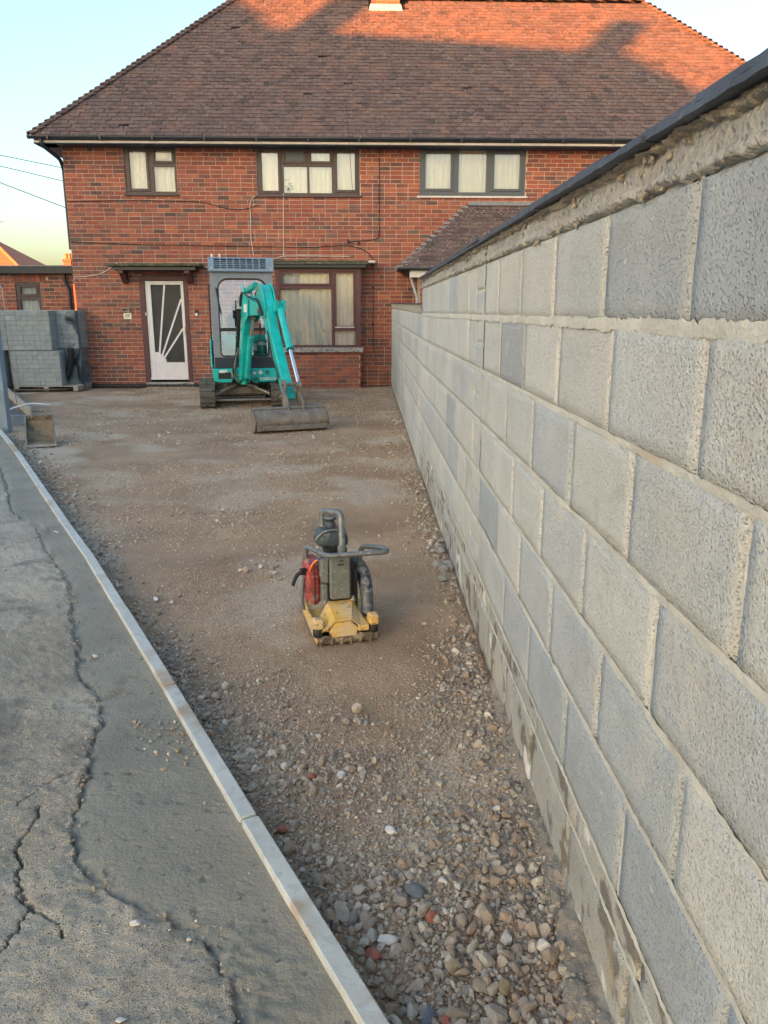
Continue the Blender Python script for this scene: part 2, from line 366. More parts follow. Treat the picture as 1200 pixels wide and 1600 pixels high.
M['bare_tube'] = mat('worn painted tube', (.16, .18, .185), .38, metal=.35, var=.2, vs=30, bump=.2, spots=[((.33, .33, .31), 34, .55, .1, .6), ((.06, .06, .06), 20, .62, .06, .6)])
M['orange_wire'] = mat('orange wire', (.75, .22, .05), .5, var=.05, bump=0)
M['blue_wire'] = mat('blue wire', (.03, .07, .35), .5, var=.05, bump=0)
M['timber'] = mat('grey timber', (.32, .30, .26), .9, var=.2, vs=8, bump=.4, bs=60, stretch=(1, 1, 1), spots=[((.18, .15, .12), 20, .58, .08, .5)])
M['board'] = mat('dark board', (.10, .075, .06), .9, var=.3, vs=8, bump=.4, bs=60)
M['post'] = mat('blue grey galvanised post', (.22, .28, .33), .5, metal=.2, var=.15, vs=6, bump=.1)
M['tarp'] = mat('blue black tarpaulin', (.02, .035, .055), .35, var=.3, vs=8, bump=.5, bs=12, bd=.03)
M['cable_white'] = mat('white cable', (.62, .56, .5), .6, var=.1, bump=0)
M['cable_black'] = mat('black cable', (.02, .018, .018), .6, var=.1, bump=0)
M['pipe_grey'] = mat('grey pipe', (.35, .40, .42), .5, var=.1, bump=0)
M['strip'] = mat('black drainage strip', (.012, .014, .018), .5, var=.2, bump=.2)
M['paver'] = mat('grey paving blocks', (.25, .265, .26), .9, ramp=[(.20, .22, .22), (.28, .295, .285), (.24, .26, .26), (.31, .32, .31)], var=.15, vs=20, bump=.4, bs=80)
M['paver_dark'] = mat('charcoal paving blocks', (.06, .075, .085), .9, ramp=[(.05, .065, .075), (.08, .095, .105), (.04, .05, .06)], var=.2, vs=20, bump=.4, bs=80)
M['plant'] = mat('weed leaf', (.06, .10, .03), .7, var=.3, vs=30, bump=0)
M['pot'] = mat('dark plant pot', (.05, .06, .06), .6, bump=0)
M['seat'] = mat('seat vinyl', (.025, .03, .035), .6, bump=.1)
M['number_plate'] = mat('cream number tile', (.78, .74, .58), .4, var=.05, bump=0)
M['number_ink'] = mat('olive number paint', (.09, .10, .06), .6, var=0, bump=0)
M['lamp_glass'] = mat('lamp lens', (.45, .45, .43), .25, var=.2, vs=80, bump=.3, bs=120)
M['yellow_label'] = mat('yellow label', (.62, .58, .12), .6, var=.1, bump=0)
M['bark'] = mat('bark', (.09, .07, .05), .95, var=.3, bump=.5, bs=20)
M['leaf'] = mat('leaf', (.05, .075, .025), .8, var=.4, vs=2, bump=0)

def glass(name, refl=.12, tint=(.97, .97, .95), rough=.02, bumpy=0.0):
    m = bpy.data.materials.new(name); m.use_nodes = True; nt = m.node_tree; N = nt.nodes; L = nt.links
    N.remove(N['Principled BSDF']); out = N['Material Output']
    tr = N.new('ShaderNodeBsdfTransparent'); tr.inputs[0].default_value = (*tint, 1)
    gl = N.new('ShaderNodeBsdfGlossy'); gl.inputs['Roughness'].default_value = rough
    lw = N.new('ShaderNodeFresnel'); lw.inputs[0].default_value = 1.5
    ad = N.new('ShaderNodeMath'); ad.operation = 'MULTIPLY_ADD'; L.new(lw.outputs[0], ad.inputs[0]); ad.inputs[1].default_value = 1.0; ad.inputs[2].default_value = refl - .04
    ad.use_clamp = True
    mx = N.new('ShaderNodeMixShader'); L.new(ad.outputs[0], mx.inputs[0]); L.new(tr.outputs[0], mx.inputs[1]); L.new(gl.outputs[0], mx.inputs[2])
    n = N.new('ShaderNodeTexNoise'); n.inputs['Scale'].default_value = 60 if bumpy > .1 else 1.3
    g = N.new('ShaderNodeNewGeometry'); L.new(g.outputs['Position'], n.inputs['Vector'])
    bp = N.new('ShaderNodeBump'); bp.inputs['Strength'].default_value = max(bumpy, .02); bp.inputs['Distance'].default_value = .02; L.new(n.outputs['Fac'], bp.inputs['Height'])
    L.new(bp.outputs[0], gl.inputs['Normal'])
    L.new(mx.outputs[0], out.inputs['Surface'])
    return m
M['glass'] = glass('window glass', .13)
M['glass_dull'] = glass('old window glass', .055)
M['glass_cab'] = glass('cab glass', .26, (.88, .92, .90))
M['glass_obscure'] = glass('obscure door glass', .07, (.12, .15, .15), .12, .7)
def film(name):
    m = bpy.data.materials.new(name); m.use_nodes = True; nt = m.node_tree; N = nt.nodes; L = nt.links
    b = N['Principled BSDF']; b.inputs['Base Color'].default_value = (.46, .54, .54, 1); b.inputs['Roughness'].default_value = .25
    tr = N.new('ShaderNodeBsdfTransparent'); mx = N.new('ShaderNodeMixShader')
    g = N.new('ShaderNodeNewGeometry')
    n = N.new('ShaderNodeTexNoise'); n.inputs['Scale'].default_value = 5; n.inputs['Detail'].default_value = 5; n.inputs['Distortion'].default_value = .3; L.new(g.outputs['Position'], n.inputs['Vector'])
    mr = N.new('ShaderNodeMapRange'); mr.inputs['From Min'].default_value = .42; mr.inputs['From Max'].default_value = .7; mr.inputs['To Min'].default_value = .18; mr.inputs['To Max'].default_value = .40
    L.new(n.outputs['Fac'], mr.inputs['Value']); L.new(mr.outputs[0], mx.inputs[0])
    bp = N.new('ShaderNodeBump'); bp.inputs['Strength'].default_value = .35; bp.inputs['Distance'].default_value = .03; L.new(n.outputs['Fac'], bp.inputs['Height']); L.new(bp.outputs[0], b.inputs['Normal'])
    L.new(tr.outputs[0], mx.inputs[1]); L.new(b.outputs[0], mx.inputs[2]); L.new(mx.outputs[0], N['Material Output'].inputs['Surface'])
    return m
M['film'] = film('plastic wrap')

# ================================================================== GROUND
def kerb_x(y):       # right top edge of the concrete edging as a function of y
    return np.interp(y, [-3, 1.26, 1.61, 1.96, 2.57, 3.36, 4.35, 5.44, 6.67, 8.16, 9.55], [2.1, .05, -.12, -.32, -.63, -1.04, -1.55, -2.15, -2.81, -3.61, -4.40])
g = MB(); g.box((-300, -300, -.35), (300, 600, -.30)); go = g.build('ground', M['ground_far']); go['kind'] = 'structure'

def np_grid_mesh(name, X, Y, Z, material, keep=None, kind='structure', parent=None, smooth=True):
    nv, nu = X.shape
    co = np.stack([X, Y, Z], -1).reshape(-1, 3)
    idx = np.arange(nu * nv).reshape(nv, nu)
    q = np.stack([idx[:-1, :-1], idx[:-1, 1:], idx[1:, 1:], idx[1:, :-1]], -1).reshape(-1, 4)
    if keep is not None: q = q[keep.reshape(-1)]
    me = bpy.data.meshes.new(name)
    used = np.unique(q); remap = np.full(len(co), -1); remap[used] = np.arange(len(used)); co = co[used]; q = remap[q]
    me.vertices.add(len(co)); me.vertices.foreach_set('co', co.ravel())
    me.loops.add(q.size); me.loops.foreach_set('vertex_index', q.ravel().astype(np.int32))
    me.polygons.add(len(q)); me.polygons.foreach_set('loop_start', np.arange(0, q.size, 4, dtype=np.int32))
    me.polygons.foreach_set('use_smooth', np.full(len(q), smooth))
    me.update(); me.validate()
    o = link(name, me, material, parent, kind)
    return o

def drive_z(X, Y):
    z = .016 * npnoise(X, Y, .7, 3) + .007 * npnoise(X, Y, 4, 5) + .004 * npnoise(X, Y, 22, 6, 2) + .007 * npnoise(X * .5, Y * 3, 1.3, 8, 3)
    kd = X - kerb_x(Y)
    z = z - .018 * np.exp(-(np.clip(kd, 0, 9) / .09) ** 2)
    return z
ys = np.concatenate([np.arange(-1.5, .9, .1), np.arange(.9, 4.2, .014), np.arange(4.2, 8, .04), np.arange(8, 16.4, .08), [16.6, 17.4]])
xs = np.concatenate([[-14, -12], np.arange(-10, -3, .1), np.arange(-3, -1.6, .04), np.arange(-1.6, .50, .014), [.5, .56]])
xs = np.unique(np.round(xs, 4)); ys = np.unique(np.round(ys, 4)); ys = ys[np.concatenate([[True], np.diff(ys) > .01])]; xs = xs[np.concatenate([[True], np.diff(xs) > .01])]
X, Y = np.meshgrid(xs, ys)
Z = drive_z(X, Y)
Z[:, -1] = -.05
kc = (X < kerb_x(Y) - .03) & (Y < 9.4)
keep = ~(kc[:-1, :-1] & kc[1:, 1:] & kc[1:, :-1] & kc[:-1, 1:])
np_grid_mesh('driveway', X, Y, Z, M['soil'], keep)

# --- tarmac footway and haunching mortar beside the edging, one height field split along the torn tarmac edge
B = np.array([(-7.5, 15.5), (-5.2, 10.6), (-4.0, 8.4), (-3.238, 6.942), (-2.772, 5.989), (-2.546, 5.543), (-2.22, 5.153), (-1.974, 4.645), (-1.712, 4.221), (-1.551, 3.913), (-1.435, 3.602), (-1.31, 3.311), (-1.139, 2.885), (-1.004, 2.701), (-0.944, 2.538), (-0.926, 2.396), (-0.884, 2.195), (-0.854, 2.046), (-0.821, 1.914), (-0.768, 1.795), (-0.688, 1.712), (-0.611, 1.652), (-0.5, 1.586), (-0.414, 1.554), (-0.353, 1.468), (-0.296, 1.383), (-0.267, 1.295), (-.2, 1.1), (.3, .3), (1.2, -1.2)])
CR = [np.array([(-0.957, 2.036), (-0.947, 1.982), (-0.932, 1.927), (-0.946, 1.887), (-0.943, 1.847), (-0.908, 1.788), (-0.903, 1.744), (-0.868, 1.7), (-0.86, 1.666), (-0.825, 1.637), (-0.751, 1.588), (-0.706, 1.532)]),
      np.array([(-0.85, 1.40), (-0.83, 1.493), (-0.82, 1.555), (-0.825, 1.637)]), np.array([(-1.02, 2.04), (-1.007, 2.081), (-0.986, 2.146), (-0.919, 2.21)])]
CW = [.0023, .0013, .0011]
def polydist(X, Y, P):
    d = np.full(X.shape, 1e9); sd = np.zeros(X.shape)
    for (x0, y0), (x1, y1) in zip(P[:-1], P[1:]):
        dx, dy = x1 - x0, y1 - y0; t = np.clip(((X - x0) * dx + (Y - y0) * dy) / (dx * dx + dy * dy), 0, 1)
        e = np.hypot(X - x0 - t * dx, Y - y0 - t * dy); s = np.sign((X - x0) * dy - (Y - y0) * dx)
        m = e < d; d = np.where(m, e, d); sd = np.where(m, s, sd)
    return d, sd
vv = np.concatenate([np.arange(-3, .85, .15), np.arange(.85, 1.25, .0075), np.arange(1.25, 2.25, .0036), np.arange(2.25, 2.7, .0075), np.arange(2.7, 4.5, .016), np.arange(4.5, 9.7, .06), [9.75]])
uu = np.concatenate([np.arange(0, .36, .0075), np.arange(.36, .9, .0042), np.arange(.9, 2.0, .02), np.arange(2.0, 4, .15), [5, 7, 10, 14]])
uu = np.unique(np.round(uu, 4)); vv = np.unique(np.round(vv, 4)); uu = uu[np.concatenate([[True], np.diff(uu) > .003])]; vv = vv[np.concatenate([[True], np.diff(vv) > .003])]
U, V = np.meshgrid(uu, vv)
X = kerb_x(V) - .053 - U; Y = V.copy()
Xn = X + .024 * npnoise(X, Y, 22, 11, 5, .68); Yn = Y + .024 * npnoise(X, Y, 22, 12, 5, .68)
d, sgn = polydist(Xn, Yn, B)
sd = -d * sgn                 # positive on the tarmac side (west of the line)
side_test, _ = polydist(np.array([[-3.0]]), np.array([[2.0]]), B)
_, st = polydist(np.array([[-3.0]]), np.array([[2.0]]), B)
if -st[0, 0] < 0: sd = -sd
tarm = sd > 0
Zt = .060 + .006 * npnoise(X, Y, 1.1, 21) + .0035 * npnoise(X, Y, 14, 22, 3) + .005 * npnoise(X, Y, 34, 23, 2, .6)
edge = np.exp(-np.clip(sd, 0, 9) / .03)
Zt = Zt + edge * (-.006 + .016 * npnoise(X, Y, 30, 24, 2))
for P, w in zip(CR, CW):
    dc, _ = polydist(X + .016 * npnoise(X, Y, 45, 25, 4, .65), Y + .016 * npnoise(X, Y, 45, 26, 4, .65), P)
    w2 = w * (1 + .8 * npnoise(X, Y, 12, 27, 2))
    Zt = Zt - .035 * np.clip(1 - dc / (w2 * 1.8), 0, 1) ** .7 - .002 * np.exp(-(dc / .02) ** 2)
nearm = np.exp(-((X + .35) ** 2 + (Y - 1.35) ** 2) / .03)
Zh = .058 + .005 * npnoise(X, Y, 1.6, 31) + .0025 * npnoise(X, Y, 9, 32, 3) + .0012 * npnoise(X, Y, 60, 33, 2)
bumps = npnoise(X, Y, 24, 34, 3)
Zh = Zh - .006 * np.clip(bumps - .40, 0, .2) * 6 * (npnoise(X, Y, 2.2, 35, 2) > .05)
tear = npnoise(X * 1.0 + Y * .6, Y * 2.4, 20, 38, 4, .6)
Zh = Zh - .003 * np.clip(tear - .38, 0, .25) * 5 * np.clip(npnoise(X, Y, 3.0, 39, 2) + .15, 0, 1) * 2 + .0014 * npnoise(X, Y, 38, 40, 2, .6)
hedge = np.exp(-np.clip(-sd, 0, 9) / .018)
Zh = Zh - hedge * (.020 + .016 * npnoise(X, Y, 30, 36, 3)) + nearm * .020 * npnoise(X, Y, 34, 37, 3)
Zh = Zh + .004 * np.exp(-U / .02)
Z = np.where(tarm, Zt, Zh)
c = tarm[:-1, :-1].astype(int) + tarm[1:, 1:] + tarm[1:, :-1] + tarm[:-1, 1:]
np_grid_mesh('tarmac_footway', X, Y, Z, M['tarmac'], c >= 2)
np_grid_mesh('mortar_haunching', X, Y, Z, M['haunch'], c < 2)
g = MB(); g.box((-40, 7.9, -.25), (-5.6, 9.75, .045)); g.build('verge', M['tarmac'])['kind'] = 'structure'

# --- concrete edging stones
kerb = empty('kerb_edging', (0, 0, 0), 0, 'pale grey concrete edging running between the gravel drive and the tarmac', None, None, 'structure')
arc = []; yy = 9.50
pts = [(float(kerb_x(y)), float(y)) for y in np.linspace(-1.2, 9.52, 400)]
cum = [0]
for a, b in zip(pts, pts[1:]): cum.append(cum[-1] + math.dist(a, b))
def at_s(s):
    s = min(max(s, 0), cum[-1]); k = int(np.searchsorted(cum, s)); k = max(1, min(k, len(pts) - 1)); t = (s - cum[k - 1]) / (cum[k] - cum[k - 1])
    return Vector((pts[k - 1][0] * (1 - t) + pts[k][0] * t, pts[k - 1][1] * (1 - t) + pts[k][1] * t))
ssplit = float(np.interp(1.95, [p[1] for p in pts], cum)) % .918
s = ssplit - .918
while s < cum[-1] - .05:
    a = at_s(max(s, 0) + .002); b = at_s(min(s + .910, cum[-1]))
    if (b - a).length > .1:
        d_ = (b - a); Ln = d_.length; ang = math.atan2(d_.y, d_.x)
        m = MB(); m.box((0, 0, -.16), (Ln, .05, 0), .004)
        o = m.build('edging_stone', M['kerb'], kerb)
        o.location = (a.x, a.y, .080 + rnd.uniform(-.0025, .0025)); o.rotation_euler = (rnd.uniform(-.02, .02), rnd.uniform(-.002, .002), ang + rnd.uniform(-.003, .003))
    s += .918

# ================================================================== GRAVEL
def stone_mesh(name, seed, sub, sx, sy, sz, rough_, material, cuts=6):
    bm = bmesh.new(); bmesh.ops.create_icosphere(bm, subdivisions=sub, radius=1.0)
    r = random.Random(seed)
    planes = [(Vector((r.gauss(0, 1), r.gauss(0, 1), r.gauss(0, 1))).normalized(), r.uniform(.48, .82)) for _ in range(cuts)]
    for v in bm.verts:
        p = v.co.normalized()
        p = p * (1 + rough_ * mn.noise(p * 1.4 + Vector((seed * 3.3, 0, 0))))
        for n_, d_ in planes:
            k = p.dot(n_)
            if k > d_: p = p - n_ * (k - d_)
        v.co = Vector((p.x * sx, p.y * sy, p.z * sz))
    me = bpy.data.meshes.new(name); bm.to_mesh(me); bm.free()
    for p in me.polygons: p.use_smooth = sub >= 3
    me.materials.append(material)
    return me
def scatter(name, P, size, rot, material, nvar=8, sub=2, seedo=0, label=None):
    coll = bpy.data.collections.new(name + ' shapes')
    for i in range(nvar):
        r = random.Random(i + 100 + seedo)
        me = stone_mesh('stone_shape', i + seedo, sub, r.uniform(.85, 1.15), r.uniform(.62, .95), r.uniform(.42, .75), .35, material, r.randint(8, 13))
        coll.objects.link(bpy.data.objects.new('stone_shape', me))
    me = bpy.data.meshes.new(name); me.vertices.add(len(P)); me.vertices.foreach_set('co', np.asarray(P, dtype=np.float32).ravel())
    a = me.attributes.new('sc', 'FLOAT', 'POINT'); a.data.foreach_set('value', np.asarray(size, dtype=np.float32))
    a = me.attributes.new('rt', 'FLOAT_VECTOR', 'POINT'); a.data.foreach_set('vector', np.asarray(rot, dtype=np.float32).ravel())
    me.update()
    o = link(name, me, None, None, 'stuff')
    ng = bpy.data.node_groups.new(name, 'GeometryNodeTree')
    ng.interface.new_socket('Geometry', in_out='INPUT', socket_type='NodeSocketGeometry'); ng.interface.new_socket('Geometry', in_out='OUTPUT', socket_type='NodeSocketGeometry')
    N = ng.nodes; L = ng.links
    gi = N.new('NodeGroupInput'); gout = N.new('NodeGroupOutput'); ip = N.new('GeometryNodeInstanceOnPoints'); ci = N.new('GeometryNodeCollectionInfo')
    ci.inputs['Collection'].default_value = coll; ci.inputs['Separate Children'].default_value = True; ci.inputs['Reset Children'].default_value = True
    ip.inputs['Pick Instance'].default_value = True
    s_ = N.new('GeometryNodeInputNamedAttribute'); s_.data_type = 'FLOAT'; s_.inputs[0].default_value = 'sc'
    r_ = N.new('GeometryNodeInputNamedAttribute'); r_.data_type = 'FLOAT_VECTOR'; r_.inputs[0].default_value = 'rt'
    L.new(gi.outputs[0], ip.inputs['Points']); L.new(ci.outputs[0], ip.inputs['Instance'])
    L.new([x for x in s_.outputs if x.enabled][0], ip.inputs['Scale'])
    L.new([x for x in r_.outputs if x.enabled][0], ip.inputs['Rotation']); L.new(ip.outputs[0], gout.inputs[0])
    o.modifiers.new('scatter', 'NODES').node_group = ng
    if label: o['label'] = label
    return o
def jitter(x0, x1, y0, y1, sp, j=.42):
    gx = np.arange(x0, x1, sp); gy = np.arange(y0, y1, sp * .87); A, Bq = np.meshgrid(gx, gy)
    A[1::2] += sp / 2
    A = A + rng.uniform(-j, j, A.shape) * sp; Bq = Bq + rng.uniform(-j, j, A.shape) * sp
    return A.ravel(), Bq.ravel()
def in_drive(x, y, mk=.008, mw=.012):
    return (x > kerb_x(y) + mk) & (x < np.where(y < 2.4, .47, .5) - mw) & (y < 15.85)
def rots(n, flat=.5):
    return np.stack([rng.normal(0, flat, n), rng.normal(0, flat, n), rng.uniform(0, 6.28, n)], 1)
# footprints that stay clear of loose stones
def clear_of(x, y):
    k = np.ones(x.shape, bool)
    k &= ~((np.abs(x + .09) < .17) & (y > 3.2) & (y < 3.85))
    return k
# large loose stones near the camera and along both edges
def edge_dist(x, y): return np.minimum(x - kerb_x(y), .5 - x)
P = []; Sz = []
x, y = jitter(-1.6, .5, .95, 3.4, .023)
kd = x - kerb_x(y); wd = .5 - x
n1 = npnoise(x, y, 3.0, 41, 3); n2 = npnoise(x, y, 9, 42, 2)
dens = np.clip((2.42 - y) / .65 + n1 * 1.1, -.2, 1.0)
dens = np.maximum(dens, .95 * np.exp(-(kd / .13) ** 2)); dens = np.maximum(dens, .95 * np.exp(-(wd / .16) ** 2))
patch = np.exp(-(((x + .02) / .16) ** 2 + ((y - 2.0) / .12) ** 2)); dens = dens * (1 - .9 * patch)
k = in_drive(x, y) & clear_of(x, y) & (rng.random(len(x)) < dens)
x, y = x[k], y[k]
sz = np.clip(rng.lognormal(math.log(.0112), .38, len(x)), .005, .026) * np.clip(1.25 - .14 * (y - 1), .75, 1.3)
P.append(np.stack([x, y, drive_z(x, y) + sz * rng.uniform(.05, .5, len(x))], 1)); Sz.append(sz)
# second, deeper layer to fill
x, y = jitter(-1.6, .5, .95, 3.3, .012)
kd = x - kerb_x(y); wd = .5 - x
dens = np.clip((3.0 - y) / .9 + npnoise(x, y, 3.0, 41, 3) * 1.2, 0, .9); dens = np.maximum(dens, .9 * np.exp(-(kd / .16) ** 2)); dens = np.maximum(dens, .9 * np.exp(-(wd / .2) ** 2))
k = in_drive(x, y, .004, .004) & clear_of(x, y) & (rng.random(len(x)) < dens); x, y = x[k], y[k]
sz = np.clip(rng.lognormal(math.log(.0058), .35, len(x)), .0025, .012)
P.append(np.stack([x, y, drive_z(x, y) + sz * rng.uniform(-.1, .5, len(x))], 1)); Sz.append(sz)
# edges, all the way back
x, y = jitter(-6, .5, 2.6, 15.8, .027)
kd = x - kerb_x(y); wd = .5 - x
n1 = npnoise(x, y, 1.6, 45, 3)
dens = np.maximum(1.0 * np.exp(-(np.clip(kd, 0, 9) / (.21 + .14 * n1)) ** 2) * (y < 9.6), .9 * np.exp(-(wd / (.16 + .16 * n1)) ** 2) * np.where(y < 7, 1, .45))
dens = np.maximum(dens, .5 * np.clip(n1 - .30, 0, 1) * 4 * (y < 7))
k = in_drive(x, y) & clear_of(x, y) & (rng.random(len(x)) < dens); x, y = x[k], y[k]
sz = np.clip(rng.lognormal(math.log(.0105), .42, len(x)), .005, .030)
P.append(np.stack([x, y, drive_z(x, y) + sz * rng.uniform(.0, .5, len(x))], 1)); Sz.append(sz)
P = np.concatenate(P); Sz = np.concatenate(Sz)
scatter('gravel', P, Sz, rots(len(P)), M['stone'], 12, 2, 0, 'loose grey and brown gravel along the edging and the wall')
# small chippings pressed into the brown fines
P = []; Sz = []
for (x0, x1, y0, y1, sp, mean, base) in ((-2.6, .5, 1.6, 3.0, .012, .0032, .75), (-2.6, .5, 3.0, 4.6, .014, .0040, .65), (-4.2, .5, 4.6, 8.0, .024, .0062, .6), (-9.5, .5, 8.0, 15.8, .048, .0095, .6)):
    x, y = jitter(x0, x1, y0, y1, sp)
    n1 = npnoise(x, y, 1.1, 51, 4)
    dens = np.clip(base + 1.6 * n1, .05, 1)
    k = in_drive(x, y) & clear_of(x, y) & (rng.random(len(x)) < dens); x, y = x[k], y[k]
    sz = np.clip(rng.lognormal(math.log(mean), .4, len(x)), mean * .4, mean * 2.8)
    P.append(np.stack([x, y, drive_z(x, y) + sz * rng.uniform(-.1, .35, len(x))], 1)); Sz.append(sz)
P = np.concatenate(P); Sz = np.concatenate(Sz)
scatter('chippings', P, Sz, rots(len(P), .35), M['chip'], 6, 1, 50, 'small pale chippings pressed into the brown hardcore')
# grit and crumbs on the tarmac and the haunching
x, y = jitter(-3.4, .2, 1.1, 5.0, .017)
Xg = x.reshape(1, -1); Yg = y.reshape(1, -1); dg, sg = polydist(Xg, Yg, B)
dens = .012 + .95 * np.exp(-(dg[0] / (.016 + .02 * (npnoise(x, y, 2.5, 61, 2) > 0))) ** 2)
k = (x < kerb_x(y) - .09) & (rng.random(len(x)) < dens * .5); x, y = x[k], y[k]
sz = np.clip(rng.lognormal(math.log(.0036), .5, len(x)), .0018, .012)
xs2, ys2, ss2 = list(x), list(y), list(sz)
for _ in range(60):   # spill over the edging
    t = rnd.gauss(0, .07); q = rnd.random() ** 1.5 * .16
    yb = 2.40 + t; xs2.append(float(kerb_x(yb)) - .07 - q); ys2.append(yb); ss2.append(rnd.uniform(.004, .010))
for _ in range(420):  # dirt and stones lying on the rough footing
    yb = rnd.uniform(1.0, 2.6); xs2.append(.5 - rnd.random() * float(np.interp(yb, [1, 1.5, 1.8, 2.6], [.10, .075, .05, .03]))); ys2.append(yb); ss2.append(rnd.uniform(.002, .006) if rnd.random() < .85 else rnd.uniform(.006, .011))
x = np.array(xs2); y = np.array(ys2); sz = np.array(ss2)
scatter('grit', np.stack([x, y, np.where(x > .3, .032, .060) + sz * .2], 1), sz, rots(len(x)), M['stone'], 5, 2, 80, 'loose grit on the tarmac and wet mortar')
# single stones that stand out
def single_stone(x, y, s_, m, label, z=None, seed=1, flat=.6):
    me = stone_mesh('stone', 300 + seed, 3, 1.15, .85, flat, .3, m, 7)
    o = link('stone', me); o.location = (x, y, (float(drive_z(np.array([x]), np.array([y]))[0]) if z is None else z) + s_ * .42); o.scale = (s_,) * 3; o.rotation_euler = (rnd.uniform(-.3, .3), rnd.uniform(-.3, .3), rnd.uniform(0, 6))
    tag(o, label, 'stone', 'loose stones that stand out')
single_stone(.063, 1.965, .021, M['chalk'], 'white angular stone lying on the brown patch of the near gravel', seed=1)
single_stone(.010, 1.520, .025, M['red_stone'], 'largest red brick fragment in the near gravel', seed=2)
single_stone(-.247, 1.99, .020, M['red_stone'], 'red brown fragment close to the edging joint', seed=3)
single_stone(.045, 1.565, .023, M['chalk'], 'pale stone touching the largest red brick fragment', seed=4)
single_stone(.123, 1.352, .021, M['blue_stone'], 'dark blue stone near the bottom of the picture', seed=5)
single_stone(.160, 1.345, .016, M['red_stone'], 'small red pebble right of the dark blue stone', seed=6)
single_stone(.30, 1.42, .022, M['ochre_stone'], 'long ochre stone in the near gravel beside the wall footing', seed=7)
single_stone(-.186, 2.235, .020, M['red_stone'], 'orange brick crumb left of the tall white stone', seed=8)
single_stone(-.09, 2.25, .019, M['chalk'], 'tall white stone behind the orange crumb', seed=9)
single_stone(.155, 1.635, .019, M['red_stone'], 'pink red pebble amid blue grey stones', seed=10)
single_stone(.12, 1.72, .026, M['blue_stone'], 'flat slate blue stone in the middle of the near gravel', seed=11)
single_stone(.385, 2.07, .013, M['chalk'], 'white pebble by the wall footing', seed=12)
single_stone(-.545, 1.56, .012, M['chalk'], 'round white pebble on the dark tarmac in front of the torn edge', z=.062, seed=13, flat=.5)
single_stone(-.50, 1.30, .0105, M['chalk'], 'lower white pebble on the dark tarmac', z=.062, seed=14, flat=.5)
single_stone(-.62, 2.31, .014, M['ochre_stone'], 'flat crumb of mortar on the haunching beside the spilt gravel', z=.060, seed=15, flat=.4)
single_stone(-2.02, 4.98, .020, M['chalk'], 'grey stone sitting on the haunching far up the edging', z=.055, seed=16, flat=.4)
single_stone(-1.13, 3.05, .015, M['chalk'], 'pale crumb lying on the haunching halfway up', z=.058, seed=17, flat=.4)
single_stone(-1.09, 3.85, .024, M['chalk'], 'big white stone on the gravel against the edging', seed=18)
# pale mortar droppings by the wall
m = MB()
for i in range(16):
    x_, y_ = .455 + rnd.gauss(0, .018), 4.45 + rnd.gauss(0, .22); r_ = rnd.uniform(.015, .038)
    me = stone_mesh('t', 500 + i, 2, 1, .9, .7, .5, M['lump'], 3)
    m.add([tuple(Vector((x_, y_, .012)) + v.co * r_) for v in me.vertices], [tuple(p.vertices) for p in me.polygons], True)
tag(m.build('mortar_droppings', M['lump']), 'pale heap of mortar droppings against the block wall', 'mortar', None, 'stuff')

# ================================================================== BLOCK WALL
WX = .5
def block_mesh(w, h, dep=.1, seed=0, nx=8, nz=5):
    """block with its long side on y (0..w), height on z (0..h), face at x=0 looking to -x; edges slightly ragged"""
    m = MB(); off = seed * 7.3
    def fn(u, v):
        y = u * w; z = v * h; e = min(u, 1 - u) * w; f_ = min(v, 1 - v) * h; ed = min(e, f_)
        x = .0035 * max(0, 1 - ed / .005) + .0012 * mn.noise(Vector((y * 9, z * 9, off)))
        if ed < 1e-6:
            x = .012
            q = mn.noise(Vector((y * 40, z * 40, off))) * .0022
            if e < 1e-6: y += q
            if f_ < 1e-6: z += q
        return (x, y, z)
    us = [0, .005 / w] + list(np.linspace(.08, .92, nx)) + [1 - .005 / w, 1]; vs_ = [0, .005 / h] + list(np.linspace(.15, .85, nz)) + [1 - .005 / h, 1]
    V_ = [fn(u, v) for v in vs_ for u in us]; n = len(us); F = []
    for j in range(len(vs_) - 1):
        for i in range(n - 1): F.append((j * n + i, (j + 1) * n + i, (j + 1) * n + i + 1, j * n + i + 1))
    m.add(V_, F, True)
    m.box((.013, .002, .002), (dep, w - .002, h - .002))
    return m.mesh('block')
wall = empty('block_wall', (WX, 0, 0), 0, 'tall grey concrete block wall with dark slate capping along the right of the drive', 'wall')
lowwall = empty('block_wall', (WX, 7.22, 0), 0, 'lower far section of grey block wall ending at the house', 'wall')
bm_cache = {}
def put_block(parent, y, z, w, h, mm='block', dx=0.0):
    key = (round(w, 3), round(h, 3), rnd.randrange(4), mm)
    if key not in bm_cache:
        bm_cache[key] = block_mesh(w, h, .1, key[2], max(3, int(w / .05)), max(2, int(h / .045)))
        bm_cache[key].materials.append(M[mm])
    o = bpy.data.objects.new('block', bm_cache[key]); sc.collection.objects.link(o); o.parent = parent
    o.location = (dx + rnd.uniform(-.0012, .0012), y, z); o.rotation_euler = (0, rnd.uniform(-.004, .004), rnd.uniform(-.003, .003))
    return o
ztop = 1.645; CH = .225
rowoff = [1.252, 1.165, 1.44, 1.27, 1.10, 1.345, 1.20]
PIER = (3.42, 3.93)
